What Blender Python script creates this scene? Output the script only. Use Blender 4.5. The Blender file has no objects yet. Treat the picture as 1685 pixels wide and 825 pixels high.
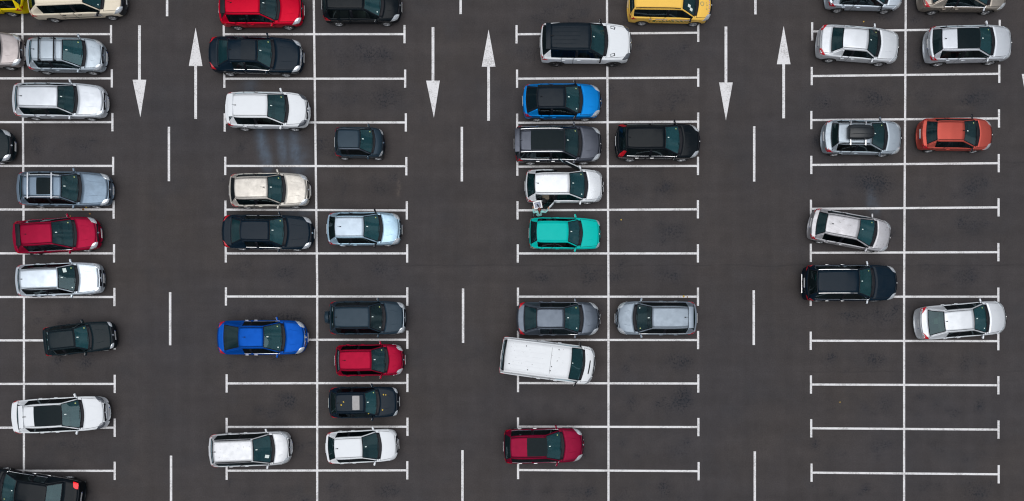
import bpy, bmesh, math, random
import numpy as np
from mathutils import Vector, Matrix
from mathutils.bvhtree import BVHTree
R = math.radians
random.seed(7)
S = bpy.context.scene
COL = S.collection

# ------------------------------------------------------------------ camera, sky, sun, exposure
CAM_H = 43.0            # metres above the lot (a drone looking straight down)
PXM = 30.0              # photograph pixels per metre on the ground
NX, NY = 842.0, 600.0   # photograph pixel straight below the drone
cam = bpy.data.cameras.new("drone_camera")
cam_o = bpy.data.objects.new("drone_camera", cam); COL.objects.link(cam_o)
cam_o.location = (0, 0, CAM_H); cam_o.rotation_euler = (0, 0, 0)
cam.sensor_fit = 'HORIZONTAL'; cam.sensor_width = 36.0
cam.lens = 36.0 * CAM_H / (1685.0 / PXM)
cam.shift_x = (842.5 - NX) / 1685.0
cam.shift_y = (NY - 412.5) / 1685.0
cam.clip_start = 0.5; cam.clip_end = 8000
S.camera = cam_o

w = bpy.data.worlds.new("World"); S.world = w; w.use_nodes = True
nt = w.node_tree; nt.nodes.clear()
def N(t, typ, **kw):
    n = t.nodes.new(typ)
    for k, v in kw.items(): setattr(n, k, v)
    return n
SUN_EL, SUN_AZ = R(83), R(200)
sky = N(nt, 'ShaderNodeTexSky', sky_type='NISHITA', sun_disc=False, sun_elevation=SUN_EL, sun_rotation=SUN_AZ)
sky.air_density = 1.0; sky.dust_density = 3.0; sky.ozone_density = 1.0
hs = N(nt, 'ShaderNodeHueSaturation'); hs.inputs['Saturation'].default_value = 0.9
nt.links.new(sky.outputs[0], hs.inputs['Color'])
tc = N(nt, 'ShaderNodeTexCoord')
noi = N(nt, 'ShaderNodeTexNoise'); noi.inputs['Scale'].default_value = 4.6; noi.inputs['Detail'].default_value = 7; noi.inputs['Distortion'].default_value = 0.8
nt.links.new(tc.outputs['Generated'], noi.inputs['Vector'])
ramp = N(nt, 'ShaderNodeValToRGB'); ramp.color_ramp.elements[0].position = 0.46; ramp.color_ramp.elements[1].position = 0.62
nt.links.new(noi.outputs['Fac'], ramp.inputs['Fac'])
mixs = N(nt, 'ShaderNodeMixRGB'); mixs.inputs['Color2'].default_value = (14.0, 14.4, 15.0, 1)
nt.links.new(ramp.outputs['Color'], mixs.inputs['Fac']); nt.links.new(hs.outputs[0], mixs.inputs['Color1'])
bg = N(nt, 'ShaderNodeBackground'); bg.inputs['Strength'].default_value = 0.06
sxyz = N(nt, 'ShaderNodeSeparateXYZ'); nt.links.new(tc.outputs['Generated'], sxyz.inputs[0])
grad = N(nt, 'ShaderNodeMapRange'); grad.inputs[1].default_value = 0.0; grad.inputs[2].default_value = 1.0   # overcast: brighter overhead than at the horizon
grad.inputs[3].default_value = 0.45; grad.inputs[4].default_value = 0.95
nt.links.new(sxyz.outputs['Z'], grad.inputs[0])
mg = N(nt, 'ShaderNodeMixRGB', blend_type='MULTIPLY'); mg.inputs['Fac'].default_value = 1.0
nt.links.new(mixs.outputs[0], mg.inputs['Color1']); nt.links.new(grad.outputs[0], mg.inputs['Color2'])
nt.links.new(mg.outputs[0], bg.inputs['Color'])
wo = N(nt, 'ShaderNodeOutputWorld'); nt.links.new(bg.outputs[0], wo.inputs['Surface'])

sl = bpy.data.lights.new("sun", 'SUN'); sl.energy = 2.3; sl.angle = R(72); sl.color = (1.0, 0.988, 0.975)
so = bpy.data.objects.new("sun", sl); COL.objects.link(so)
so.location = (0, 0, 60)
sd = Vector((math.sin(SUN_AZ) * math.cos(SUN_EL), math.cos(SUN_AZ) * math.cos(SUN_EL), math.sin(SUN_EL)))
so.rotation_euler = sd.to_track_quat('Z', 'Y').to_euler()
S.view_settings.view_transform = 'Standard'; S.view_settings.look = 'None'
S.view_settings.exposure = -0.02; S.view_settings.gamma = 1.0
S.view_settings.use_curve_mapping = False
S.cycles.max_bounces = 8; S.cycles.transparent_max_bounces = 12
S.cycles.use_denoising = True
S.cycles.pixel_filter_type = 'BLACKMAN_HARRIS'; S.cycles.filter_width = 1.15

# ------------------------------------------------------------------ measuring: photograph pixel -> point at height z
def PX(px, z=0.0): return (px - NX) / PXM * (CAM_H - z) / CAM_H
def PY(py, z=0.0): return (NY - py) / PXM * (CAM_H - z) / CAM_H

# ------------------------------------------------------------------ materials
MATS = {}
def principled(name, col, rough=0.5, metal=0.0, coat=0.0, spec=0.5, noise=0.0, nscale=8.0, bump=0.0, bscale=60.0):
    if name in MATS: return MATS[name]
    m = bpy.data.materials.new(name); m.use_nodes = True
    t = m.node_tree; b = t.nodes['Principled BSDF']
    b.inputs['Base Color'].default_value = (*col, 1); b.inputs['Roughness'].default_value = rough
    b.inputs['Metallic'].default_value = metal; b.inputs['Coat Weight'].default_value = coat
    b.inputs['Coat Roughness'].default_value = 0.06; b.inputs['Specular IOR Level'].default_value = spec
    tcn = N(t, 'ShaderNodeTexCoord')
    if noise > 0:
        n = N(t, 'ShaderNodeTexNoise'); n.inputs['Scale'].default_value = nscale; n.inputs['Detail'].default_value = 5
        t.links.new(tcn.outputs['Object'], n.inputs['Vector'])
        mp = N(t, 'ShaderNodeMapRange'); mp.inputs[1].default_value = 0.3; mp.inputs[2].default_value = 0.7
        mp.inputs[3].default_value = 1 - noise; mp.inputs[4].default_value = 1 + noise
        t.links.new(n.outputs['Fac'], mp.inputs[0])
        mx = N(t, 'ShaderNodeMixRGB', blend_type='MULTIPLY'); mx.inputs['Fac'].default_value = 1
        mx.inputs['Color1'].default_value = (*col, 1); t.links.new(mp.outputs[0], mx.inputs['Color2'])
        t.links.new(mx.outputs[0], b.inputs['Base Color'])
    if bump > 0:
        n2 = N(t, 'ShaderNodeTexNoise'); n2.inputs['Scale'].default_value = bscale; n2.inputs['Detail'].default_value = 3
        t.links.new(tcn.outputs['Object'], n2.inputs['Vector'])
        bp = N(t, 'ShaderNodeBump'); bp.inputs['Strength'].default_value = bump; bp.inputs['Distance'].default_value = 0.01
        t.links.new(n2.outputs['Fac'], bp.inputs['Height']); t.links.new(bp.outputs[0], b.inputs['Normal'])
    MATS[name] = m
    return m

def paint(name, col, metal=0.0, rough=0.32, dirt=0.10, spots=0.0):
    """car paint: lacquered, a little road film, optionally specks of dirt"""
    if name in MATS: return MATS[name]
    m = bpy.data.materials.new(name); m.use_nodes = True
    t = m.node_tree; b = t.nodes['Principled BSDF']
    b.inputs['Metallic'].default_value = metal; b.inputs['Specular IOR Level'].default_value = (.10 if max(col) - min(col) > .15 else (.14 if max(col) < .05 else .22)) if metal < .5 else .4
    tcn = N(t, 'ShaderNodeTexCoord')
    n = N(t, 'ShaderNodeTexNoise'); n.inputs['Scale'].default_value = 3.0; n.inputs['Detail'].default_value = 8; n.inputs['Roughness'].default_value = 0.65
    t.links.new(tcn.outputs['Object'], n.inputs['Vector'])
    mp = N(t, 'ShaderNodeMapRange'); mp.inputs[1].default_value = 0.3; mp.inputs[2].default_value = 0.7
    mp.inputs[3].default_value = 0.0; mp.inputs[4].default_value = dirt * 2
    t.links.new(n.outputs['Fac'], mp.inputs[0])
    mx = N(t, 'ShaderNodeMixRGB'); mx.inputs['Color1'].default_value = (*col, 1)
    mx.inputs['Color2'].default_value = (0.20, 0.19, 0.175, 1) if min(col) > 0.15 else (col[0] * .8 + .012, col[1] * .8 + .014, col[2] * .8 + .016, 1)
    t.links.new(mp.outputs[0], mx.inputs['Fac'])
    out = mx.outputs[0]
    if spots > 0:
        v = N(t, 'ShaderNodeTexNoise'); v.inputs['Scale'].default_value = 11; v.inputs['Detail'].default_value = 2
        t.links.new(tcn.outputs['Object'], v.inputs['Vector'])
        r = N(t, 'ShaderNodeValToRGB'); r.color_ramp.elements[0].position = 0.70 - 0.03 * spots; r.color_ramp.elements[1].position = 0.74
        t.links.new(v.outputs['Fac'], r.inputs['Fac'])
        ml = N(t, 'ShaderNodeMath', operation='MULTIPLY'); ml.inputs[1].default_value = 0.55
        t.links.new(r.outputs['Color'], ml.inputs[0])
        m2 = N(t, 'ShaderNodeMixRGB'); m2.inputs['Color2'].default_value = (0.16, 0.15, 0.14, 1)
        t.links.new(ml.outputs[0], m2.inputs['Fac']); t.links.new(out, m2.inputs['Color1']); out = m2.outputs[0]
    t.links.new(out, b.inputs['Base Color'])
    rr = N(t, 'ShaderNodeMapRange'); rr.inputs[1].default_value = 0.3; rr.inputs[2].default_value = 0.7
    rr.inputs[3].default_value = rough - 0.06; rr.inputs[4].default_value = rough + 0.12
    t.links.new(n.outputs['Fac'], rr.inputs[0]); t.links.new(rr.outputs[0], b.inputs['Roughness'])
    MATS[name] = m
    return m

def glass_mat(name, tint, body=(0.010, 0.085, 0.095), k=0.30):
    if name in MATS: return MATS[name]
    m = bpy.data.materials.new(name); m.use_nodes = True
    t = m.node_tree; t.nodes.clear()
    tr = N(t, 'ShaderNodeBsdfTransparent'); tr.inputs['Color'].default_value = (*tint, 1)
    gl = N(t, 'ShaderNodeBsdfGlossy'); gl.inputs['Roughness'].default_value = 0.025; gl.inputs['Color'].default_value = (0.70, 0.92, 1, 1)
    fr = N(t, 'ShaderNodeFresnel'); fr.inputs['IOR'].default_value = 1.52
    df = N(t, 'ShaderNodeBsdfDiffuse'); df.inputs['Color'].default_value = (*body, 1)
    oi = N(t, 'ShaderNodeObjectInfo'); vr = N(t, 'ShaderNodeMapRange'); vr.inputs[3].default_value = 0.0; vr.inputs[4].default_value = 1.0
    t.links.new(oi.outputs['Random'], vr.inputs[0])
    vm = N(t, 'ShaderNodeMixRGB'); vm.inputs['Color1'].default_value = (body[0] * .9, body[1] * .32, body[2] * .30, 1); vm.inputs['Color2'].default_value = (*body, 1)
    t.links.new(vr.outputs[0], vm.inputs['Fac']); t.links.new(vm.outputs[0], df.inputs['Color'])
    mp = N(t, 'ShaderNodeMixShader'); mp.inputs[0].default_value = k
    t.links.new(tr.outputs[0], mp.inputs[1]); t.links.new(df.outputs[0], mp.inputs[2])
    ms = N(t, 'ShaderNodeMixShader'); t.links.new(fr.outputs[0], ms.inputs[0])
    t.links.new(mp.outputs[0], ms.inputs[1]); t.links.new(gl.outputs[0], ms.inputs[2])
    o = N(t, 'ShaderNodeOutputMaterial'); t.links.new(ms.outputs[0], o.inputs['Surface'])
    MATS[name] = m
    return m

GLASS = glass_mat("tinted_windscreen_glass", (0.42, 0.70, 0.74), (0.026, 0.118, 0.140), .38)
SGLASS = glass_mat("side_window_glass", (0.34, 0.42, 0.44), (0.006, 0.014, 0.018), .30)
RGLASS = glass_mat("rear_window_glass", (0.30, 0.50, 0.52), (0.010, 0.060, 0.070), .36)
DGLASS = glass_mat("privacy_window_glass", (0.14, 0.19, 0.21), (0.006, 0.020, 0.025), .36)
TRIM = principled("black_trim_plastic", (0.007, 0.008, 0.012), 0.5, spec=.2, noise=0.2)
PLAST = principled("grey_bumper_plastic", (0.022, 0.024, 0.028), 0.6, noise=0.15, bump=0.1)
RUBBER = principled("tyre_rubber", (0.018, 0.018, 0.019), 0.8, noise=0.2, bump=0.2)
ALLOY = principled("alloy_wheel", (0.42, 0.43, 0.45), 0.35, 0.7, noise=0.1)
DALLOY = principled("dark_alloy_wheel", (0.06, 0.06, 0.065), 0.35, 0.6, noise=0.1)
CHROME = principled("chrome_trim", (0.75, 0.76, 0.78), 0.15, 1.0, noise=0.03)
LAMPC = principled("headlamp_lens", (0.62, 0.66, 0.70), 0.08, 0.55, 1.0, noise=0.25, nscale=14)
LAMPD = principled("smoked_headlamp_lens", (0.10, 0.11, 0.13), 0.08, 0.4, 1.0, noise=0.3, nscale=14)
LAMPR = principled("tail_lamp_red", (0.42, 0.003, 0.012), 0.12, 0.0, 0.0, noise=0.2, nscale=14)
PLATE = principled("number_plate_white", (0.70, 0.71, 0.72), 0.4, noise=0.04)
PLATEB = principled("number_plate_blue", (0.02, 0.06, 0.32), 0.4, noise=0.04)
INK = principled("plate_characters", (0.01, 0.01, 0.012), 0.5, noise=0.1)
SEATM = principled("charcoal_seat_fabric", (0.045, 0.05, 0.052), 0.9, noise=0.25, nscale=30)
DASHM = principled("dashboard_vinyl", (0.035, 0.042, 0.044), 0.7, noise=0.2)
DASHG = principled("grey_dashboard_vinyl", (.075, .085, .088), .7, noise=.2)
LINING = principled("cabin_lining", (0.05, 0.055, 0.058), 0.9, noise=0.2)
ARCH = principled("wheel_arch_liner", (0.008, 0.008, 0.009), 0.9, noise=0.2)
BLACKROOF = paint("gloss_black_roof", (.006, .012, .019), 0.0, 0.26, 0.06)
PANO = principled("panoramic_roof_glass", (0.006, 0.012, 0.015), 0.30, 0.0, 0.0, spec=.06, noise=0.1)
STICK = principled("pale_sticker_and_glint", (0.70, 0.80, 0.78), 0.5, noise=0.05)  # stickers and cards, also the painted glint at the mirror foot
STICKG = principled("green_windscreen_sticker", (0.45, 0.52, 0.20), 0.5, noise=0.05)

# ------------------------------------------------------------------ mesh helpers
def link(name, me, mats, parent=None, smooth=None):
    for m in (mats if isinstance(mats, (list, tuple)) else [mats]): me.materials.append(m)
    if smooth is not None:
        me.polygons.foreach_set('use_smooth', [True] * len(me.polygons))
        me.set_sharp_from_angle(angle=R(smooth))
    o = bpy.data.objects.new(name, me); COL.objects.link(o)
    if parent is not None: o.parent = parent
    return o
def from_bm(name, bm, mats, parent=None, smooth=None):
    bmesh.ops.recalc_face_normals(bm, faces=bm.faces)
    me = bpy.data.meshes.new(name); bm.to_mesh(me); bm.free()
    return link(name, me, mats, parent, smooth)
def from_py(name, vs, fs, mats, parent=None, smooth=None):
    me = bpy.data.meshes.new(name); me.from_pydata(vs, [], fs); me.update()
    return link(name, me, mats, parent, smooth)
def empty(name, loc, rz=0.0):
    o = bpy.data.objects.new(name, None); COL.objects.link(o)
    o.location = loc; o.rotation_euler = (0, 0, rz); o.empty_display_size = 0.3
    return o
def tag(o, label, cat, group=None):
    o['label'] = label; o['category'] = cat
    if group: o['group'] = group
    return o
def rbox(bm, c, s, bev=0.02, rot=None, seg=2):
    """bevelled box of full size s centred on c"""
    r = bmesh.ops.create_cube(bm, size=1.0)
    vs = r['verts']
    M = Matrix.Translation(c) @ (rot.to_4x4() if rot else Matrix.Identity(4)) @ Matrix.Diagonal((s[0], s[1], s[2], 1))
    bmesh.ops.transform(bm, matrix=M, verts=vs)
    if bev > 0:
        es = list({e for v in vs for e in v.link_edges})
        bmesh.ops.bevel(bm, geom=es, offset=bev, segments=seg, affect='EDGES', profile=0.5)
def tube(bm, pts, rad, n=6, cap=True):
    rings = []
    for i, p in enumerate(pts):
        p = Vector(p)
        d = (Vector(pts[min(i + 1, len(pts) - 1)]) - Vector(pts[max(i - 1, 0)])).normalized()
        a = d.cross(Vector((0, 0, 1)))
        if a.length < 1e-3: a = Vector((1, 0, 0))
        a.normalize(); b = a.cross(d)
        rr = rad[i] if isinstance(rad, (list, tuple)) else rad
        rings.append([bm.verts.new(p + (a * math.cos(2 * math.pi * k / n) + b * math.sin(2 * math.pi * k / n)) * rr) for k in range(n)])
    for i in range(len(rings) - 1):
        for k in range(n):
            bm.faces.new((rings[i][k], rings[i][(k + 1) % n], rings[i + 1][(k + 1) % n], rings[i + 1][k]))
    if cap:
        bm.faces.new(rings[0]); bm.faces.new(rings[-1])
def lathe_y(bm, prof, n=24):
    """profile of (y, radius) turned round the y axis"""
    rings = [[bm.verts.new((math.cos(2 * math.pi * k / n) * r, y, math.sin(2 * math.pi * k / n) * r)) for k in range(n)] for y, r in prof]
    for i in range(len(rings) - 1):
        for k in range(n):
            bm.faces.new((rings[i][k], rings[i][(k + 1) % n], rings[i + 1][(k + 1) % n], rings[i + 1][k]))
    return rings

# ------------------------------------------------------------------ shared wheel, seat, handle meshes
SHARED = {}
def shared(key, fn):
    if key not in SHARED: SHARED[key] = fn()
    return SHARED[key]
def me_of(bm, name, mat, smooth=40):
    bmesh.ops.recalc_face_normals(bm, faces=bm.faces)
    me = bpy.data.meshes.new(name); bm.to_mesh(me); bm.free(); me.materials.append(mat)
    me.polygons.foreach_set('use_smooth', [True] * len(me.polygons)); me.set_sharp_from_angle(angle=R(smooth))
    return me
def tyre_mesh():
    bm = bmesh.new()
    lathe_y(bm, [(-.10, .66), (-.105, .80), (-.09, .95), (-.06, 1.0), (.06, 1.0), (.09, .95), (.105, .80), (.10, .66), (.02, .64), (-.02, .64), (-.10, .66)], 28)
    bmesh.ops.remove_doubles(bm, verts=bm.verts, dist=1e-5)
    return me_of(bm, "wheel", RUBBER)
def rim_mesh(mat, spokes):
    bm = bmesh.new()
    rings = lathe_y(bm, [(.10, .67), (.085, .63), (.03, .60), (.0, .55)], 28)
    bm.faces.new(rings[-1])
    for k in range(spokes):
        a = 2 * math.pi * k / spokes
        q = Matrix.Rotation(a, 3, 'Y')
        rbox(bm, q @ Vector((.37, .06, 0)), (.56, .05, .13), .015, q, 1)
    r2 = lathe_y(bm, [(.10, .06), (.095, .13), (.03, .15)], 16); bm.faces.new(r2[0])
    return me_of(bm, "rim", mat)
SEATG = principled("mid_grey_seat_fabric", (.16, .165, .17), .9, noise=.25, nscale=30); SEATB = principled("beige_seat_fabric", (.36, .31, .24), .9, noise=.2, nscale=30)
SEATS = [SEATM, SEATM, SEATG, SEATG, SEATB]
def seat_mesh(sm=None):
    bm = bmesh.new()
    rbox(bm, Vector((.05, 0, .12)), (.52, .50, .16), .05)
    q = Matrix.Rotation(R(-14), 3, 'Y')
    rbox(bm, Vector((-.27, 0, .45)), (.14, .48, .62), .05, q)
    rbox(bm, Vector((-.36, 0, .84)), (.09, .26, .17), .04, q)
    return me_of(bm, "seat", sm or SEATM)
def bench_mesh(sm=None):
    bm = bmesh.new()
    rbox(bm, Vector((.05, 0, .12)), (.50, 1.22, .16), .05)
    q = Matrix.Rotation(R(-16), 3, 'Y')
    rbox(bm, Vector((-.27, 0, .43)), (.14, 1.22, .56), .05, q)
    for y in (-.38, .38): rbox(bm, Vector((-.36, y, .76)), (.08, .24, .13), .035, q)
    return me_of(bm, "rear_bench", sm or SEATM)
def steer_mesh():
    bm = bmesh.new()
    n = 20
    for i in range(n):
        a0, a1 = 2 * math.pi * i / n, 2 * math.pi * (i + 1) / n
    pts = [Vector((0, math.cos(2 * math.pi * i / n) * .18, math.sin(2 * math.pi * i / n) * .18)) for i in range(n)]
    rings = []
    for i, p in enumerate(pts):
        r = p.normalized()
        rings.append([bm.verts.new(p + (r * math.cos(2 * math.pi * k / 6) + Vector((1, 0, 0)) * math.sin(2 * math.pi * k / 6)) * .016) for k in range(6)])
    for i in range(n):
        for k in range(6):
            bm.faces.new((rings[i][k], rings[i][(k + 1) % 6], rings[(i + 1) % n][(k + 1) % 6], rings[(i + 1) % n][k]))
    rbox(bm, Vector((0.01, 0, 0)), (.04, .16, .13), .02)
    rbox(bm, Vector((0.01, 0, 0)), (.02, .34, .035), .008)
    return me_of(bm, "steering_wheel", TRIM)
def handle_mesh(mat):
    bm = bmesh.new(); rbox(bm, Vector((0, .012, 0)), (.20, .035, .028), .012)
    return me_of(bm, "handle", mat)

# ------------------------------------------------------------------ the car builder
(BODY, BONNET, ROOF, WIND, RWIN, WFL, WFR, WRL, WRR, QL, QR, DFL, DFR, DRL, DRR, GATE, COWL, ARCHP, RAIL, FBUMP, RBUMP, SILL, BPL, BPR) = range(24)
NPART = 24
DUMMY = [bpy.data.materials.new("slot_%d" % i) for i in range(NPART)]
SIDEWIN = {WFL, WFR, WRL, WRR, QL, QR}
GLASSP = SIDEWIN | {WIND, RWIN}
PAINTP = {BODY, BONNET, DFL, DFR, DRL, DRR, GATE, FBUMP, RBUMP}

def car_cage(g):
    """control cage: stations from tail to nose, nine points from the floor's middle over the sill, side, belt, window and roof"""
    W2, H = g['W'] / 2, g['H']
    fl, belt = g['floor'], g['belt']
    zc, zbf, zd = g['zc'], g['zbf'], g['zd']
    yr = W2 * g['roofw']; ri = yr - .058
    b = W2
    def lower(wf, zs, z2=.34, z3=.60, k=1.0):
        return [(0, fl), (b * wf * .86, fl), (b * wf * .955, fl + (z2 - .2) * .8), (b * wf * .992 * k, max(z3, fl + .38)), (b * wf * .995, zs)]
    st = []
    def add(x, bow, pts, name): st.append((x, bow, pts, name))
    xt, xg, xR, xh, xc, xn, xB = (g[k] for k in ('xt', 'xg', 'xR', 'xh', 'xc', 'xn', 'xB'))
    sed = g['sedan']
    zt = zd - .10 if sed else min(.80, zd - .22) + g['zt_add']
    rb = g['rbow']
    # tail
    add(xt, -rb, [(0, fl + .12), (b * .62, fl + .13), (b * .82, fl + .17), (b * .85, fl + .36), (b * .84, zt - .07), (b * .79, zt - .02), (b * .72, zt), (b * .64, zt + .01), (0, zt + .02)], 'tail')
    if sed:
        add(xt + .05, -rb * .9, lower(.925, belt - .03) + [(b * .85, zd - .035), (b * .77, zd - .02), (b * .68, zd - .01), (0, zd)], 'deck')
        add(xg, -.10, lower(1.0, belt) + [(b * .93, belt + .03), (b * .84, zd + .0), (b * .75, zd + .015), (0, zd + .03)], 'rglass')
    else:
        add(xt + (.03 if xg - xt > .05 else .015), -rb * .95, lower(.925, zd - .08) + [(b * .87, zd - .05), (b * .81, zd - .035), (b * .73, zd - .03), (0, zd - .025)], 'deck')
        add(max(xg, xt + .06), -rb * .7, lower(.95, belt) + [(b * .90, belt + .02), (b * .82, zd), (b * .735, zd + .01), (0, zd + .02)], 'rglass')
    zR = H - g['rdrop']
    rt = g['rtaper']
    add(xR, -g['hbow'] * 1.2, lower(.985, belt) + [(b * .915, belt + .03), (yr * rt, zR - .085), (ri * rt, zR - .022), (0, zR + .015)], 'rroof')
    x3 = max(xB - g['rdoor'], xR + .10)
    zm = H - .02
    def cab(x, z, nm): add(x, 0.0, lower(1.0, belt) + [(b * .935, belt + .03), (yr, z - .075), (ri, z - .012), (0, z + .02)], nm)
    cab(x3, H - .035 if xR < x3 - .5 else (zR * .5 + H * .5 - .01), 'cpil')
    cab(xB - .05, zm, 'bpil0'); cab(xB + .04, zm, 'bpil1')
    add(xh, g['hbow'], lower(1.0, belt - .01) + [(b * .935, belt + .02), (yr * .98, H - .125), (ri * .98, H - .07), (0, H - .03)], 'header')
    add(xc, .26, lower(1.0, belt - .03) + [(b * .955, belt - .01), (b * .90, zc - .02), (b * .838, zc - .005), (0, zc + .02)], 'cowl')
    cw = g['cowlw']
    add(xc + cw, .25, lower(1.0, belt - .045) + [(b * .955, belt - .025), (b * .90, zc - .035), (b * .82, zc - .02), (0, zc + .005)], 'bonnet0')
    xm = (xc + xn) / 2 + .05
    zmid = zc * .55 + zbf * .45
    add(xm, .20, lower(.99, zmid - .10) + [(b * .92, zmid - .045), (b * .85, zmid - .015), (b * .77, zmid + .0), (0, zmid + .025)], 'bonnet1')
    add(xn - .11, g['nbow'], lower(.93, zbf - .12) + [(b * .84, zbf - .07), (b * .75, zbf - .04), (b * .67, zbf - .025), (0, zbf)], 'bonnet2')
    zn = zbf - .15
    add(xn, g['nbow'] * 1.1, [(0, fl + .04), (b * .62, fl + .05), (b * .80, fl + .10), (b * .85, fl + .28), (b * .82, zn - .08), (b * .76, zn - .03), (b * .69, zn - .015), (b * .60, zn), (0, zn + .02)], 'nose')
    return st

def build_shell(g):
    st = car_cage(g)
    bm = bmesh.new()
    cre = bm.edges.layers.float.new('crease_edge')
    W2 = g['W'] / 2
    rows = []
    for x, bow, pts, nm in st:
        full = pts + [(-y, z) for y, z in pts[7:0:-1]]
        rows.append([bm.verts.new((x - bow * (abs(y) / W2) ** 2, y, z)) for y, z in full])
    names = [s[3] for s in st]
    two = g['doors'] == 2
    def part(i, k):
        a, c = names[i], names[i + 1]
        left = k < 8
        kk = k if left else 15 - k      # strip 0..7
        if kk == 0: return BODY
        if a == 'tail' : return RBUMP if kk <= 3 else (GATE if kk >= 6 and not g['sedan'] else BODY)
        if c == 'nose': return FBUMP
        if a == 'deck':
            if g['sedan']: return GATE if kk >= 6 else BODY
            return GATE if kk >= 5 else BODY
        if a == 'rglass':
            if kk == 7: return RWIN
            return RAIL if kk == 6 else BODY
        if a == 'rroof':
            if kk == 7: return ROOF
            if kk == 6: return RAIL
            if kk == 5: return (QL if left else QR) if g['quarter'] else BODY
            return SILL if kk == 1 else BODY
        if a == 'cpil':
            if kk == 7: return ROOF
            if kk == 6: return RAIL
            if g['rearglass'] and kk == 5: return WRL if left else WRR
            if 2 <= kk <= 4 and not two: return DRL if left else DRR
            return SILL if kk == 1 else BODY
        if a == 'bpil0':
            if kk == 7: return ROOF
            if kk == 6: return RAIL
            if kk == 5: return (BPL if left else BPR) if g['bblack'] else BODY
            if 2 <= kk <= 4: return DFL if left else DFR
            return SILL if kk == 1 else BODY
        if a == 'bpil1' or a == 'header':
            if kk == 7: return ROOF if a == 'bpil1' else WIND
            if kk == 6: return RAIL
            if kk == 5: return WFL if left else WFR
            if 2 <= kk <= 4: return DFL if left else DFR
            return SILL if kk == 1 else BODY
        if a == 'cowl':
            return COWL if kk == 7 else BODY
        if a in ('bonnet0', 'bonnet1'):
            return BONNET if kk >= 6 else BODY
        return BODY
    for i in range(len(rows) - 1):
        for k in range(16):
            f = bm.faces.new((rows[i][k], rows[i][(k + 1) % 16], rows[i + 1][(k + 1) % 16], rows[i + 1][k]))
            f.material_index = part(i, k)
    for row, pid in ((rows[0], RBUMP), (rows[-1], FBUMP)):
        for j in range(0, 8):
            q = [row[j], row[j + 1], row[(16 - j - 1) % 16], row[(16 - j) % 16]]
            q = list(dict.fromkeys(q))
            f = bm.faces.new(q); f.material_index = pid
    bmesh.ops.recalc_face_normals(bm, faces=bm.faces)
    def cr(v1, v2, c):
        e = bm.edges.get((v1, v2))
        if e: e[cre] = max(e[cre], c)
    for i, nm in enumerate(names):
        c = {'header': .75, 'cowl': .8, 'bonnet0': .6, 'rroof': g['rcrease'], 'rglass': .75, 'deck': .55, 'bonnet2': .35, 'tail': .3, 'nose': .25, 'bpil0': .5, 'bpil1': .5}.get(nm, 0)
        if c:
            ks = range(5, 11) if nm not in ('bpil0', 'bpil1') else (5, 10)
            for k in ks: cr(rows[i][k], rows[i][(k + 1) % 16], c)
        if i + 1 < len(names):
            for k, c in ((1, .5), (4, .45), (5, .65), (6, .6), (7, .55)):
                if nm in ('bonnet1', 'bonnet2', 'tail'): c *= .55
                cr(rows[i][k], rows[i + 1][k], c); cr(rows[i][16 - k], rows[i + 1][16 - k], c)
    me = bpy.data.meshes.new("cage"); bm.to_mesh(me); bm.free()
    for m in DUMMY: me.materials.append(m)
    o = bpy.data.objects.new("cage", me); COL.objects.link(o)
    sub = o.modifiers.new("s", 'SUBSURF'); sub.levels = 2; sub.render_levels = 2
    # wheel wells
    cb = bmesh.new()
    for wx in (g['xwf'], g['xwr']):
        for sgn in (-1, 1):
            r = bmesh.ops.create_cone(cb, cap_ends=True, segments=28, radius1=g['wr'] + .055, radius2=g['wr'] + .055, depth=.62)
            bmesh.ops.transform(cb, matrix=Matrix.Translation((wx, sgn * (W2 + .06), g['wr'])) @ Matrix.Rotation(R(90), 4, 'X'), verts=r['verts'])
    for f in cb.faces: f.material_index = ARCHP
    cm = bpy.data.meshes.new("cut"); cb.to_mesh(cm); cb.free()
    for m in DUMMY: cm.materials.append(m)
    co = bpy.data.objects.new("cut", cm); COL.objects.link(co)
    bo = o.modifiers.new("b", 'BOOLEAN'); bo.operation = 'DIFFERENCE'; bo.object = co; bo.solver = 'EXACT'
    dg = bpy.context.evaluated_depsgraph_get()
    out = bpy.data.meshes.new_from_object(o.evaluated_get(dg))
    bpy.data.objects.remove(o); bpy.data.objects.remove(co)
    bpy.data.meshes.remove(me); bpy.data.meshes.remove(cm)
    # bring the smoothed shell back to its measured length, width and height
    n = len(out.vertices); co_ = np.empty(n * 3); out.vertices.foreach_get('co', co_); co_ = co_.reshape(-1, 3)
    x0, x1 = co_[:, 0].min(), co_[:, 0].max()
    tailz = co_[:, 0] < (g['xR'] + g['xh']) / 2
    mid = (g['xR'] + g['xh']) / 2
    co_[tailz, 0] = mid + (co_[tailz, 0] - mid) * (g['xt'] - mid) / (x0 - mid)
    co_[~tailz, 0] = mid + (co_[~tailz, 0] - mid) * (g['xn'] - mid) / (x1 - mid)
    co_[:, 1] *= W2 / np.abs(co_[:, 1]).max()
    top = co_[:, 2].max(); zz = co_[:, 2]; hi = zz > g['belt']
    co_[hi, 2] = g['belt'] + (zz[hi] - g['belt']) * (g['H'] - g['belt']) / (top - g['belt'])
    out.vertices.foreach_set('co', co_.ravel()); out.update()
    return out

def split_shell(me):
    np_ = len(me.polygons)
    mi = np.empty(np_, int); me.polygons.foreach_get('material_index', mi)
    vs = [v.co.copy() for v in me.vertices]; vn = [v.normal.copy() for v in me.vertices]
    polys = [tuple(p.vertices) for p in me.polygons]
    parts = {}
    for i in range(np_):
        parts.setdefault(int(mi[i]), []).append(polys[i])
    emap = {}
    for i, p in enumerate(polys):
        for a in range(len(p)):
            e = (p[a], p[(a + 1) % len(p)]); e = e if e[0] < e[1] else (e[1], e[0])
            emap.setdefault(e, []).append(int(mi[i]))
    return vs, vn, parts, emap

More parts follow.
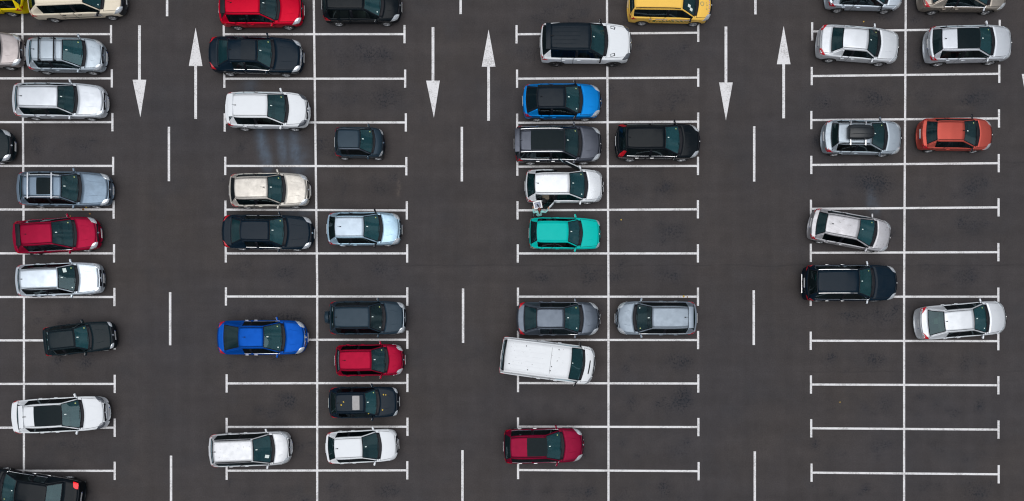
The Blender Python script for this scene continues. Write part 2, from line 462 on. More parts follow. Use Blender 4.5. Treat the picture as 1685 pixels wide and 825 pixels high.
class Drape:
    def __init__(s, me):
        s.t = BVHTree.FromPolygons([v.co for v in me.vertices], [tuple(p.vertices) for p in me.polygons])
    def near(s, p):
        c, n, i, d = s.t.find_nearest(Vector(p))
        return c, n
    def down(s, x, y):
        h = s.t.ray_cast(Vector((x, y, 6)), Vector((0, 0, -1)))
        return h[0] if h[0] else Vector((x, y, 0))
    def patch(s, corners, off=.006, nu=7, nv=4, rnd=.35, thick=.02):
        """a thin shell laid on the body over a four-cornered outline"""
        c = [Vector(q) for q in corners]
        bm = bmesh.new(); top = []; bot = []
        for i in range(nu + 1):
            rt, rb = [], []
            for j in range(nv + 1):
                a, b = i / nu * 2 - 1, j / nv * 2 - 1
                a2 = a * math.sqrt(1 - rnd * b * b / 2); b2 = b * math.sqrt(1 - rnd * a * a / 2)
                u, v = (a2 + 1) / 2, (b2 + 1) / 2
                p = (c[0] * (1 - u) + c[1] * u) * (1 - v) + (c[3] * (1 - u) + c[2] * u) * v
                q, n = s.near(p)
                rt.append(bm.verts.new(q + n * off)); rb.append(bm.verts.new(q - n * thick))
            top.append(rt); bot.append(rb)
        for i in range(nu):
            for j in range(nv):
                bm.faces.new((top[i][j], top[i + 1][j], top[i + 1][j + 1], top[i][j + 1]))
                bm.faces.new((bot[i][j], bot[i][j + 1], bot[i + 1][j + 1], bot[i + 1][j]))
        for i in range(nu):
            for j in (0, nv): bm.faces.new((top[i][j], bot[i][j], bot[i + 1][j], top[i + 1][j]))
        for j in range(nv):
            for i in (0, nu): bm.faces.new((top[i][j], bot[i][j], bot[i][j + 1], top[i][j + 1]))
        return bm

def edge_tubes(vs, vn, edges, r, out=0.0):
    V, F = [], []
    for a, b in edges:
        p, q = vs[a], vs[b]
        d = (q - p)
        if d.length < 1e-5: continue
        d.normalize()
        for base in (p, q):
            n = vn[a] if base is p else vn[b]
            s = d.cross(n)
            if s.length < 1e-4: s = d.orthogonal()
            s.normalize()
            ctr = base + n * out
            V += [ctr + s * r, ctr + n * r * .5, ctr - s * r, ctr - n * r]
        o = len(V) - 8
        for k in range(4): F.append((o + k, o + (k + 1) % 4, o + 4 + (k + 1) % 4, o + 4 + k))
        F += [(o, o + 3, o + 2, o + 1), (o + 4, o + 5, o + 6, o + 7)]
    return V, F

PRESET = {
 'hatch':  dict(H=1.46, W=1.76, belt=.94, zc=.98, zbf=.78, zd=1.00, floor=.20, roofw=.69, rdrop=.05, sedan=False, quarter=True, rdoor=.80, wr=.31),
 'estate': dict(H=1.46, W=1.78, belt=.94, zc=.97, zbf=.77, zd=.99, floor=.20, roofw=.69, rdrop=.04, sedan=False, quarter=True, rdoor=.80, wr=.315),
 'sedan':  dict(H=1.45, W=1.82, belt=.95, zc=.98, zbf=.78, zd=1.04, floor=.20, roofw=.67, rdrop=.05, sedan=True, quarter=False, rdoor=.80, wr=.32),
 'suv':    dict(H=1.67, W=1.85, belt=1.07, zc=1.11, zbf=.93, zd=1.14, floor=.27, roofw=.70, rdrop=.05, sedan=False, quarter=True, rdoor=.82, wr=.35),
 'mpv':    dict(H=1.72, W=1.80, belt=1.03, zc=1.08, zbf=.86, zd=1.06, floor=.22, roofw=.76, rdrop=.03, sedan=False, quarter=True, rdoor=.85, wr=.315),
 'van':    dict(H=2.30, W=2.02, belt=1.28, zc=1.32, zbf=1.08, zd=1.28, floor=.28, roofw=.88, rdrop=.02, sedan=False, quarter=False, rdoor=.9, wr=.34),
 'smart':  dict(H=1.54, W=1.56, belt=.98, zc=1.02, zbf=.84, zd=1.00, floor=.22, roofw=.74, rdrop=.03, sedan=False, quarter=False, rdoor=.5, wr=.29),
}

def car(name, label, cat, kind, px, yroof, ang, col, facing=1, tz=.72, nz=.60, gz=None, **o):
    g = dict(PRESET[kind])
    for k in ('H', 'W', 'belt', 'zc', 'zbf', 'zd', 'floor', 'roofw', 'rdrop', 'quarter', 'rdoor', 'wr', 'sedan'):
        if k in o: g[k] = o[k]
    g['doors'] = o.get('doors', 4); g['rearglass'] = o.get('rearglass', True); g['bblack'] = o.get('bblack', True)
    g['rcrease'] = o.get('rcrease', .6); g['rbow'] = o.get('rbow', .20); g['nbow'] = o.get('nbow', .30); g['zt_add'] = o.get('zt_add', 0)
    g['cowlw'] = o.get('cowlw', .13); g['rtaper'] = o.get('rtaper', .985 if kind in ('van', 'mpv') else .91); g['hbow'] = o.get('hbow', .10 if kind in ('van', 'mpv') else .13)
    H = g['H']
    hts = [tz, g['zd'], H - g['rdrop'], H - .05, g['zc'], nz]
    X = [PX(p, z) for p, z in zip(px, hts)]
    ca = math.cos(R(ang))
    Xc = (X[0] + X[5]) / 2
    loc = [(x - Xc) * facing / ca for x in X]
    g['xt'], g['xg'], g['xR'], g['xh'], g['xc'], g['xn'] = loc
    L = g['xn'] - g['xt']
    g['xg'] = max(g['xg'], g['xt'] + .03); g['xR'] = max(g['xR'], g['xg'] + .06)
    g['xB'] = g['xh'] - o.get('bpost', .74)
    if g['xB'] - .2 < g['xR']: g['xB'] = g['xR'] + .25
    g['xwf'] = g['xn'] - o.get('fo', .20) * L; g['xwr'] = g['xt'] + o.get('ro', .185) * L
    heading = R(ang) + (0 if facing > 0 else math.pi)
    xm = (g['xR'] + g['xh']) / 2
    yc = PY(yroof, H) - xm * math.sin(heading)
    root = empty(name, (Xc, yc, 0), heading)
    tag(root, label, cat, 'cars parked in the lot' if o.get('parked', True) else None)
    W2 = g['W'] / 2
    me = build_shell(g)
    dr = Drape(me)
    vs, vn, parts, emap = split_shell(me)
    bpy.data.meshes.remove(me)
    P = col
    roofm = o.get('roofmat', P); railm = o.get('railmat', P)
    bump = o.get('bumper', P); sill = o.get('sill', P if kind not in ('suv',) else PLAST)
    pm = {BODY: P, BONNET: P, ROOF: roofm, DFL: P, DFR: P, DRL: P, DRR: P, GATE: P, COWL: TRIM, BPL: TRIM, BPR: TRIM, ARCHP: ARCH, RAIL: railm, FBUMP: bump, RBUMP: o.get('rbumper', bump), SILL: sill}
    def sub(ids, inset=0.0, origin=None):
        fs = [f for i in ids for f in parts.get(i, [])]
        mp = {}; V = []; F = []; M = []
        for i in ids:
            for f in parts.get(i, []):
                q = []
                for a in f:
                    if a not in mp:
                        mp[a] = len(V); p = vs[a] - vn[a] * inset
                        if origin is not None: p = p - origin
                        V.append(p)
                    q.append(mp[a])
                F.append(q); M.append(i)
        return V, F, M
    def panel(pname, ids, parent, origin=None, mats=None, rz=0):
        V, F, M = sub(ids, 0, origin)
        if not F: return None
        ms = []; idx = []
        for i in M:
            m = (mats or pm)[i]
            if m not in ms: ms.append(m)
            idx.append(ms.index(m))
        mesh = bpy.data.meshes.new(pname); mesh.from_pydata(V, [], F); mesh.update()
        ob = link(pname, mesh, ms, parent, 45)
        mesh.polygons.foreach_set('material_index', idx)
        k = len(ms)
        for q in range(k): mesh.materials.append(LINING)
        so_ = ob.modifiers.new("sheet_thickness", 'SOLIDIFY'); so_.thickness = .022; so_.offset = -1; so_.material_offset = k
        if origin is not None: ob.location = origin
        if rz: ob.rotation_euler = (0, 0, rz)
        return ob
    def pane(pname, ids, parent, mat, origin=None):
        V, F, M = sub(ids, .007, origin)
        if not F: return None
        return from_py(pname, V, F, mat, parent, 60)
    panel('body', [BODY, ARCHP, SILL], root)
    panel('bonnet', [BONNET], root)
    rf = panel('roof', [ROOF], root)
    if roofm is BLACKROOF: rf['label'] = 'black roof'
    panel('window_pillars', [RAIL], root)
    panel('boot_lid' if g['sedan'] else 'tailgate', [GATE], root)
    fb = panel('front_bumper', [FBUMP], root); panel('rear_bumper', [RBUMP], root)
    if 'bumper' in o and fb: fb['label'] = 'dark unpainted plastic bumper'
    panel('windscreen_cowl', [COWL], root)
    for pid in (BPL, BPR): panel('door_pillar', [pid], root)
    opened = o.get('open', {})
    hm = shared('handle' + o.get('handle', P).name, lambda: handle_mesh(o.get('handle', P)))
    x3 = max(g['xB'] - g['rdoor'], g['xR'] + .10)
    for did, wid, sgn, xf, xr_, nm in ((DFL, WFL, 1, g['xc'], g['xB'], 'fl'), (DFR, WFR, -1, g['xc'], g['xB'], 'fr'), (DRL, WRL, 1, g['xB'], x3, 'rl'), (DRR, WRR, -1, g['xB'], x3, 'rr')):
        gm = DGLASS if (wid in (WRL, WRR) and o.get('privacy', False)) else SGLASS
        if did in parts:
            hinge = Vector((xf - (.10 if nm[0] == 'f' else .03), sgn * (W2 - .03), 0))
            dob = panel('door', [did], root, hinge, rz=R(opened[nm]) * sgn * -1 if nm in opened else 0)
            if nm in opened: dob['label'] = 'door standing open'
            pane('side_window', [wid], dob, gm, hinge)
            hx = xr_ + .14; hz = g['belt'] - .10
            c, n = dr.near((hx, sgn * (W2 + .1), hz))
            ho = bpy.data.objects.new('handle', hm); COL.objects.link(ho); ho.parent = dob
            ho.location = c - hinge
            if sgn < 0: ho.rotation_euler = (0, 0, math.pi)
        else:
            pane('side_window', [wid], root, gm)
    if g['quarter']:
        for q in (QL, QR): pane('quarter_window', [q], root, DGLASS if o.get('privacy', False) else SGLASS)
    ws = pane('windscreen', [WIND], root, GLASS)
    rw = pane('rear_window', [RWIN], root, DGLASS if o.get('privacy', False) else RGLASS)
    # seams between panels and rubber round the glass
    seams, seal, ct = {}, {}, {}
    for e, ps in emap.items():
        if len(ps) != 2 or ps[0] == ps[1]: continue
        s_ = set(ps)
        if s_ & GLASSP:
            for gl in (WIND, RWIN):
                if gl in s_: seal.setdefault(gl, []).append(e)
            if not s_ & {WIND, RWIN} and o.get('chrome') and vs[e[0]].z < g['belt'] + .07 and vs[e[1]].z < g['belt'] + .07:
                ct.setdefault((vs[e[0]].y > 0, vs[e[0]].x + vs[e[1]].x > 2 * g['xB']), []).append(e)
        elif s_ <= (PAINTP | {SILL}):
            for pid in (BONNET, GATE, DFL, DFR, DRL, DRR):
                if pid in s_: seams.setdefault(pid, []).append(e); break
    skip = {dict(fl=DFL, fr=DFR, rl=DRL, rr=DRR)[k] for k in opened}
    for pid, es in seams.items():
        if pid in skip: continue
        V, F = edge_tubes(vs, vn, es, .011, -.002); from_py('panel_seam', V, F, TRIM, root)
    for gl, es in seal.items():
        V, F = edge_tubes(vs, vn, es, .020, .0); from_py('window_seal', V, F, TRIM, ws if gl == WIND else rw)
    for sd_, es in ct.items():
        V, F = edge_tubes(vs, vn, es, .016, .004); from_py('chrome_window_trim', V, F, CHROME, root)
    # wheels
    tm = shared('tyre', tyre_mesh)
    rk = o.get('rims', 'alloy5')
    rm = shared('rim' + rk, lambda: rim_mesh(DALLOY if rk.startswith('dark') else ALLOY, int(rk[-1])))
    for wx in (g['xwf'], g['xwr']):
        for sgn in (-1, 1):
            wo_ = bpy.data.objects.new('wheel', tm); COL.objects.link(wo_); wo_.parent = root
            wo_.location = (wx, sgn * (W2 - .125), g['wr']); wo_.scale = (g['wr'], 1.0, g['wr'])
            wo_.rotation_euler = (0, 0, 0 if sgn > 0 else math.pi)
            st_ = R(o.get('steer', 0)) if wx == g['xwf'] else 0
            wo_.rotation_euler.z += st_
            ro_ = bpy.data.objects.new('rim', rm); COL.objects.link(ro_); ro_.parent = wo_
            ro_.rotation_euler = (0, random.uniform(0, 6), 0)
    # lamps, grille, plates
    zb, xn, xt = g['zbf'], g['xn'], g['xt']
    hl = o.get('lamp', LAMPC); hs_ = o.get('lamplen', 1.0); nb = g['nbow']
    for sgn in (-1, 1):
        c = [(xn - nb * .25 - .03, sgn * W2 * .52, zb - .10), (xn - nb * .62 - .06, sgn * W2 * .86, zb - .13), (xn - nb * .70 - .40 * hs_, sgn * W2 * .955, zb - .055), (xn - nb * .42 - .20 * hs_, sgn * W2 * .62, zb - .03)]
        from_bm('headlight', dr.patch(c, .015, 10, 6, .3), hl, root, 50)
        rbw = g['rbow']
        if o.get('lamp_big'):
            c = [(xt + .10, sgn * W2 * .50, g['zd'] + .1), (xt + .12, sgn * W2 * .90, g['zd'] + .1), (xt + .44, sgn * W2 * .96, g['zd'] + .02), (xt + .34, sgn * W2 * .56, g['zd'] + .1)]
        elif g['sedan']:
            zt = g['zd'] - .09
            c = [(xt + rbw * .3, sgn * W2 * .52, zt), (xt + rbw * .75 + .02, sgn * W2 * .88, zt), (xt + rbw + .26, sgn * W2 * .98, zt + .02), (xt + rbw * .45 + .07, sgn * W2 * .60, zt + .07)]
        elif o.get('tall_lamp'):
            c = [(xt + rbw * .7, sgn * W2 * .84, g['zd'] - .15), (xt + rbw + .14, sgn * W2 * .95, g['zd'] - .15), (g['xR'] + .06, sgn * W2 * g['roofw'] * 1.02, H - .28), (g['xR'] - .08, sgn * W2 * g['roofw'] * .94, H - .28)]
        else:
            zt = g['zd'] - .10
            c = [(xt + rbw * .45, sgn * W2 * .66, zt - .05), (xt + rbw * .8 + .02, sgn * W2 * .92, zt - .11), (xt + rbw + .28, sgn * W2 * .985, zt - .05), (xt + rbw * .8 + .10, sgn * W2 * .86, zt + .05)]
        from_bm('taillight', dr.patch(c, .018, 10, 6, .3), o.get('tail_lamp', LAMPR), root, 50)
    gr = o.get('grille', TRIM)
    c = [(xn + .02 - nb * .12, -W2 * .50, zb - .20), (xn + .02 - nb * .12, W2 * .50, zb - .20), (xn - .065 - nb * .16, W2 * .54, zb - .035), (xn - .065 - nb * .16, -W2 * .54, zb - .035)]
    from_bm('grille', dr.patch(c, .013, 14, 5, .2), gr, root, 50)
    c = [(xn, -W2 * .55, g['floor'] + .08), (xn, W2 * .55, g['floor'] + .08), (xn, W2 * .60, g['floor'] + .19), (xn, -W2 * .60, g['floor'] + .19)]
    from_bm('air_intake', dr.patch(c, .006, 12, 3, .2), TRIM, root, 50)
    if o.get('badge', True):
        c0, n0 = dr.near((xn - .05, 0, zb - .07))
        bb = bmesh.new(); bmesh.ops.create_cone(bb, cap_ends=True, segments=14, radius1=.055, radius2=.045, depth=.02)
        bmesh.ops.transform(bb, matrix=Matrix.Translation(c0 + n0 * .012) @ n0.to_track_quat('Z', 'Y').to_matrix().to_4x4(), verts=bb.verts)
        from_bm('badge', bb, CHROME, root, 40)
    for sx, xe, zz in ((1, xn, g['floor'] + .26), (-1, xt, (g['zd'] - .22) if not g['sedan'] else .62)):
        c0, n0 = dr.near((xe + sx * .2, 0, zz))
        pb = bmesh.new(); rbox(pb, Vector((c0.x + sx * .014, 0, zz)), (.016, .52, .11), .004, seg=1)
        po = from_bm('number_plate', pb, PLATE, root)
        bb = bmesh.new(); rbox(bb, Vector((c0.x + sx * .0235, -sx * -.235, zz)), (.004, .045, .10), 0)
        from_bm('blue_band', bb, PLATEB, po)
    # mirrors
    mm = o.get('mirror', P)
    for sgn in (-1, 1):
        bm = bmesh.new()
        xm_ = g['xc'] - .30 + (g['xh'] - g['xc'] + .9) * .0
        zb_ = g['belt'] + .03
        q = Matrix.Rotation(R(14 * sgn), 3, 'Z')
        rbox(bm, Vector((xm_ - .02, sgn * (W2 + .085), zb_)), (.095, .20, .125), .04, q, 3)
        rbox(bm, Vector((xm_ + .03, sgn * (W2 - .045), zb_ - .045)), (.07, .10, .045), .015, None, 1)
        mo = from_bm('wing_mirror', bm, mm, root, 60)
        gb = bmesh.new(); rbox(gb, Vector((xm_ - .02, sgn * (W2 + .085), zb_)) + q @ Vector((-.047, 0, 0)), (.006, .15, .085), .002, q, 1)
        from_bm('mirror_glass', gb, CHROME, mo)
    # cabin
    sm_ = SEATS[int(abs(px[5] * 7 + yroof * 3)) % 5]
    wsc = (g['W'] - .22)
    db = bmesh.new()
    rbox(db, Vector((g['xc'] - .36, 0, (g['zc'] - .04 + .35) / 2)), (.62, wsc, g['zc'] - .04 - .35), .07, None, 3)
    rbox(db, Vector((g['xc'] - .06, 0, g['zc'] - .09)), (.34, wsc - .12, .06), .02)
    rbox(db, Vector((g['xc'] - .45, .36, g['zc'] - .03)), (.24, .40, .09), .035)
    from_bm('dashboard', db, DASHM if sm_ is SEATM else DASHG, root, 40)
    fb_ = bmesh.new(); rbox(fb_, Vector(((g['xc'] + xt) / 2 - .1, 0, g['floor'] + .06)), (g['xc'] - xt - .5, g['W'] - .30, .05), .01)
    rbox(fb_, Vector((g['xB'] + .45, 0, g['floor'] + .20)), (1.2, .20, .24), .04)
    from_bm('cabin_floor', fb_, LINING, root, 40)
    fo_ = g['floor'] + .12 + (.12 if kind in ('suv', 'mpv', 'van') else .0)
    fx = g['xB'] + .32
    for sgn in (-1, 1):
        so2 = bpy.data.objects.new('seat', shared('seat' + sm_.name, lambda: seat_mesh(sm_))); COL.objects.link(so2); so2.parent = root
        so2.location = (fx, sgn * .37 * g['W'] / 1.8, fo_); so2.scale = (1, 1, min(1.0, (H - .22 - fo_) / .98))
    stw = bpy.data.objects.new('steering_wheel', shared('steer', steer_mesh)); COL.objects.link(stw); stw.parent = root
    stw.location = (g['xc'] - .78, .37, g['zc'] - .06); stw.rotation_euler = (0, R(22), 0)
    if g['rearglass'] and kind != 'smart':
        rx = max(g['xB'] - .62, g['xR'] + .28)
        be = bpy.data.objects.new('rear_bench', shared('bench' + sm_.name, lambda: bench_mesh(sm_))); COL.objects.link(be); be.parent = root
        be.location = (rx, 0, fo_); be.scale = (1, (g['W'] - .42) / 1.22, min(1.0, (H - .26 - fo_) / .9))
        x0 = g['xg'] + .10; x1 = rx - .32
        if x1 > x0 + .05:
            pb = bmesh.new(); rbox(pb, Vector(((x0 + x1) / 2, 0, g['belt'] - .03)), (x1 - x0, wsc - .14, .04), .012)
            from_bm('parcel_shelf', pb, LINING, root)
    # pale plate painting the glint of the mirror foot, and stickers on the windscreen
    xw = g['xh'] * .80 + g['xc'] * .20
    c0, n0 = dr.near((xw, 0.02, H - .1))
    mb = bmesh.new(); rbox(mb, c0 + n0 * .003, (.05, .10, .008), .004, n0.to_track_quat('Z', 'Y').to_matrix(), 1)
    from_bm('mirror_foot_glint', mb, STICK, root)
    rb2 = bmesh.new(); rbox(rb2, c0 - n0 * .05 + Vector((-.03, 0, -.04)), (.04, .24, .07), .015)
    from_bm('rear_view_mirror', rb2, TRIM, root)
    sticks = o.get('stick', 1)
    if sticks:
        for (fx_, yy, mt) in ((.80, .60, STICKG), (.84, -.56, STICK))[:o.get('stick', 1)]:
            xs = g['xh'] * (1 - fx_) + g['xc'] * fx_ - .10
            c0, n0 = dr.near((xs, yy * W2 * 1.05, g['zc'] + .1))
            sb = bmesh.new(); rbox(sb, c0 + n0 * .003, (.06, .06, .004), 0, n0.to_track_quat('Z', 'Y').to_matrix())
            from_bm('sticker', sb, mt, ws)
    # wipers
    for yy in (.45, -.15):
        wb = bmesh.new()
        xa = g['xc'] - .02
        p0 = dr.down(xa - .03, yy * W2 * 1.3); p1 = dr.down(xa - .10, (yy - .75) * W2)
        tube(wb, [p0 + Vector((0, 0, .02)), p0 * .5 + p1 * .5 + Vector((0, 0, .03)), p1 + Vector((0, 0, .02))], .011, 5)
        from_bm('wiper', wb, TRIM, root)
    # roof fittings
    if o.get('antenna', 'rod') == 'rod':
        xa = g['xR'] + (g['xh'] - g['xR']) * o.get('ant', .10)
        p = dr.down(xa, 0); ab = bmesh.new()
        rbox(ab, p + Vector((0, 0, .012)), (.08, .045, .03), .01)
        tube(ab, [p + Vector((0, 0, .02)), p + Vector((-.14, 0, .13))], [.011, .007], 5)
        from_bm('aerial', ab, TRIM, root)
    elif o.get('antenna') == 'fin':
        xa = g['xR'] + .12; p = dr.down(xa, 0); ab = bmesh.new()
        rbox(ab, p + Vector((0, 0, .03)), (.16, .035, .07), .016)
        from_bm('aerial', ab, o.get('finmat', TRIM), root, 40)
    yr = W2 * g['roofw']
    if o.get('rails'):
        for sgn in (-1, 1):
            rb3 = bmesh.new(); a0, a1 = g['xR'] + .12, g['xh'] - .12
            pts = []
            for i in range(9):
                x = a0 + (a1 - a0) * i / 8; q = dr.down(x, sgn * (yr - .05))
                pts.append(q + Vector((0, 0, .015 if i in (0, 8) else .055)))
            tube(rb3, pts, .021, 6); 
            for x in (a0 + .25, a1 - .25):
                q = dr.down(x, sgn * (yr - .05)); rbox(rb3, q + Vector((0, 0, .025)), (.07, .03, .06), .008)
            from_bm('roof_rail', rb3, o['rails'], root, 50)
    if o.get('groove', True):
        for sgn in (-1, 1):
            gb = bmesh.new()
            pts = [dr.down(g['xR'] + .10 + (g['xh'] - g['xR'] - .16) * i / 8, sgn * (yr - .105)) + Vector((0, 0, .002)) for i in range(9)]
            tube(gb, pts, .009, 4); from_bm('roof_channel', gb, TRIM, root)
    for f in o.get('bars', ()):
        x = g['xR'] + (g['xh'] - g['xR']) * f
        bb = bmesh.new(); q0, q1 = dr.down(x, -(yr - .02)), dr.down(x, yr - .02)
        q2 = dr.down(x, 0)
        rbox(bb, Vector((x, 0, q2.z + .085)), (.07, 2 * yr + .12, .03), .012)
        for q in (q0, q1): rbox(bb, q + Vector((0, 0, .04)), (.10, .06, .10), .015)
        from_bm('roof_bar', bb, o.get('barmat', TRIM), root, 40)
    if o.get('sunroof'):
        f0, f1, wy, mt = o['sunroof']
        xa, xb = (g['xR'] + (g['xh'] - g['xR']) * f for f in (f0, f1))
        zz = H
        so3 = from_bm('sunroof', dr.patch([(xa, -wy * W2, zz), (xb, -wy * W2, zz), (xb, wy * W2, zz), (xa, wy * W2, zz)], .006, 12, 8, .06), mt, root, 40)
    if o.get('spoiler'):
        sp = bmesh.new(); q = dr.down(g['xR'] + .03, 0)
        rbox(sp, q + Vector((-.10, 0, .012)), (.26, 2 * yr * .93, .04), .015, Matrix.Rotation(R(-5), 3, 'Y'))
        from_bm('rear_spoiler', sp, P if o['spoiler'] is True else o['spoiler'], root, 40)
    if o.get('bonnet_lines', True) and kind != 'van':
        for sgn in (-1, 1):
            pts = [dr.down(g['xc'] + .25 + (xn - .40 - g['xc'] - .25) * i / 6, sgn * W2 * (.46 - .10 * i / 6)) for i in range(7)]
            cb = bmesh.new(); tube(cb, [p - Vector((0, 0, .004)) for p in pts], [.004, .010, .012, .012, .012, .010, .004], 6)
            from_bm('bonnet_crease', cb, P, root, 60)
    return root, g, dr

# ------------------------------------------------------------------ ground, with the oil drips and smears of each bay as vertex data
def spaced(lo, hi, step, far):
    core = np.arange(lo, hi + step * .5, step)
    out = step; a = []; x = 0
    while x < far:
        out *= 1.5; x += out; a.append(x)
    a = np.array(a)
    return np.concatenate([lo - a[::-1], core, hi + a])
gx = spaced(-31, 31, .16, 3000); gy = spaced(-10.5, 23, .16, 3000)
GX, GY = np.meshgrid(gx, gy)
stain = np.zeros_like(GX); blue = np.zeros_like(GX); pale = np.zeros_like(GX)
def blob(arr, x, y, rx, ry, a, rot=0.0):
    c, s = math.cos(rot), math.sin(rot)
    dx, dy = GX - x, GY - y
    u, v = (dx * c + dy * s) / rx, (-dx * s + dy * c) / ry
    arr += a * np.exp(-(u * u + v * v))
rs = np.random.RandomState(5)
BAYY = [56.5 + 71.85 * i for i in range(-1, 12)]
BAYX = {'B1': (112, -1), 'B2L': (445, 1), 'B2R': (595, 1), 'B3L': (925, 1), 'B3R': (1075, 1), 'B4L': (1412, 1), 'B4R': (1566, 1)}
for k, (bxp, _) in BAYX.items():
    for i in range(-1, 12):
        py = 56.5 + 71.85 * i + 36
        X0, Y0 = PX(bxp), PY(py)
        clean = rs.uniform(0, 1)
        for dx0, amp in ((1.0 + rs.uniform(-.45, .45), 1.0 * (clean > .25) * rs.uniform(.4, 1.3)), (-1.4 + rs.uniform(-.5, .5), .6 * (clean > .55))):
            blob(stain, X0 + dx0 + rs.uniform(-.25, .25), Y0 + rs.uniform(-.2, .2), rs.uniform(.35, .75), rs.uniform(.3, .5), amp * rs.uniform(.35, .9))
            for q in range(3):
                blob(stain, X0 + dx0 + rs.uniform(-.9, .9), Y0 + rs.uniform(-.6, .6), rs.uniform(.14, .3), rs.uniform(.12, .25), rs.uniform(.2, .8))
# larger single stains seen in the photograph
for px, py, rx, ry, a in ((1125, 655, .40, .55, 1.5), (1117, 663, .5, .5, .5), (1612, 668, .25, .32, 1.2), (1415, 520, .9, .4, .5), (478, 658, .22, .3, 1.4), (474, 662, .5, .4, .6), (1082, 665, .14, .18, 1.3),
    (970, 810, .3, .25, 1.0), (1110, 520, .5, .4, .6), (1430, 240 + 60, .9, .5, .5), (620, 86, .8, .5, .5), (630, 160, .8, .5, .55), (1110, 86, .8, .4, .4), (1115, 160, .7, .45, .6), (1110, 380, .7, .45, .7), (625, 310, .5, .4, .6),
    (470, 450, .6, .4, .6), (480, 525, .8, .45, .7), (625, 440, .7, .4, .5), (1450, 165, .9, .5, .6), (1600, 165, .8, .4, .4), (1435, 300, .8, .5, .7), (1610, 300, .7, .4, .6), (1600, 370, .6, .5, .6), (700 - 155, 800, .2, .2, .9), (556, 800, .14, .14, .9)):
    blob(stain, PX(px), PY(py), rx, ry, a)
# blue-grey smears under and below the white car in the second row
for px, py, rx, ry, a, rot in ((430, 228, .26, 1.25, 1.1, .13), (440, 264, .24, .9, .8, .15), (464, 240, .24, 1.4, 1.0, .10), (484, 240, .26, 1.4, .9, .06), (495, 268, .5, 1.0, .5, .05), (412, 142, .4, .5, .5, 0), (478, 345, .5, .35, .45, 0), (500, 350, .5, .35, .4, 0), (1433, 330, .22, .6, .5, 0), (1442, 345, .2, .5, .4, 0)):
    blob(blue, PX(px), PY(py), rx, ry, a, rot)
for px, py, rx, ry, a in ((657, 305, .10, .45, .55), (655, 318, .14, .2, .5), (1585, 178, .5, .1, .3)):
    blob(pale, PX(px), PY(py), rx, ry, a)
nxg, nyg = len(gx), len(gy)
gv = np.stack([GX.ravel(), GY.ravel(), np.zeros(GX.size)], 1)
ii = (np.arange(nyg - 1)[:, None] * nxg + np.arange(nxg - 1)[None, :]).ravel()
gf = np.stack([ii, ii + 1, ii + nxg + 1, ii + nxg], 1)
gm = bpy.data.meshes.new("asphalt_ground")
gm.vertices.add(len(gv)); gm.vertices.foreach_set('co', gv.ravel())
gm.loops.add(gf.size); gm.loops.foreach_set('vertex_index', gf.ravel())
gm.polygons.add(len(gf)); gm.polygons.foreach_set('loop_start', np.arange(len(gf)) * 4)
gm.update(calc_edges=True); gm.validate()
for nm, arr in (('stain', stain), ('blue', blue), ('pale', pale)):
    at = gm.attributes.new(nm, 'FLOAT', 'POINT'); at.data.foreach_set('value', np.clip(arr, 0, 2).ravel().astype(np.float32))
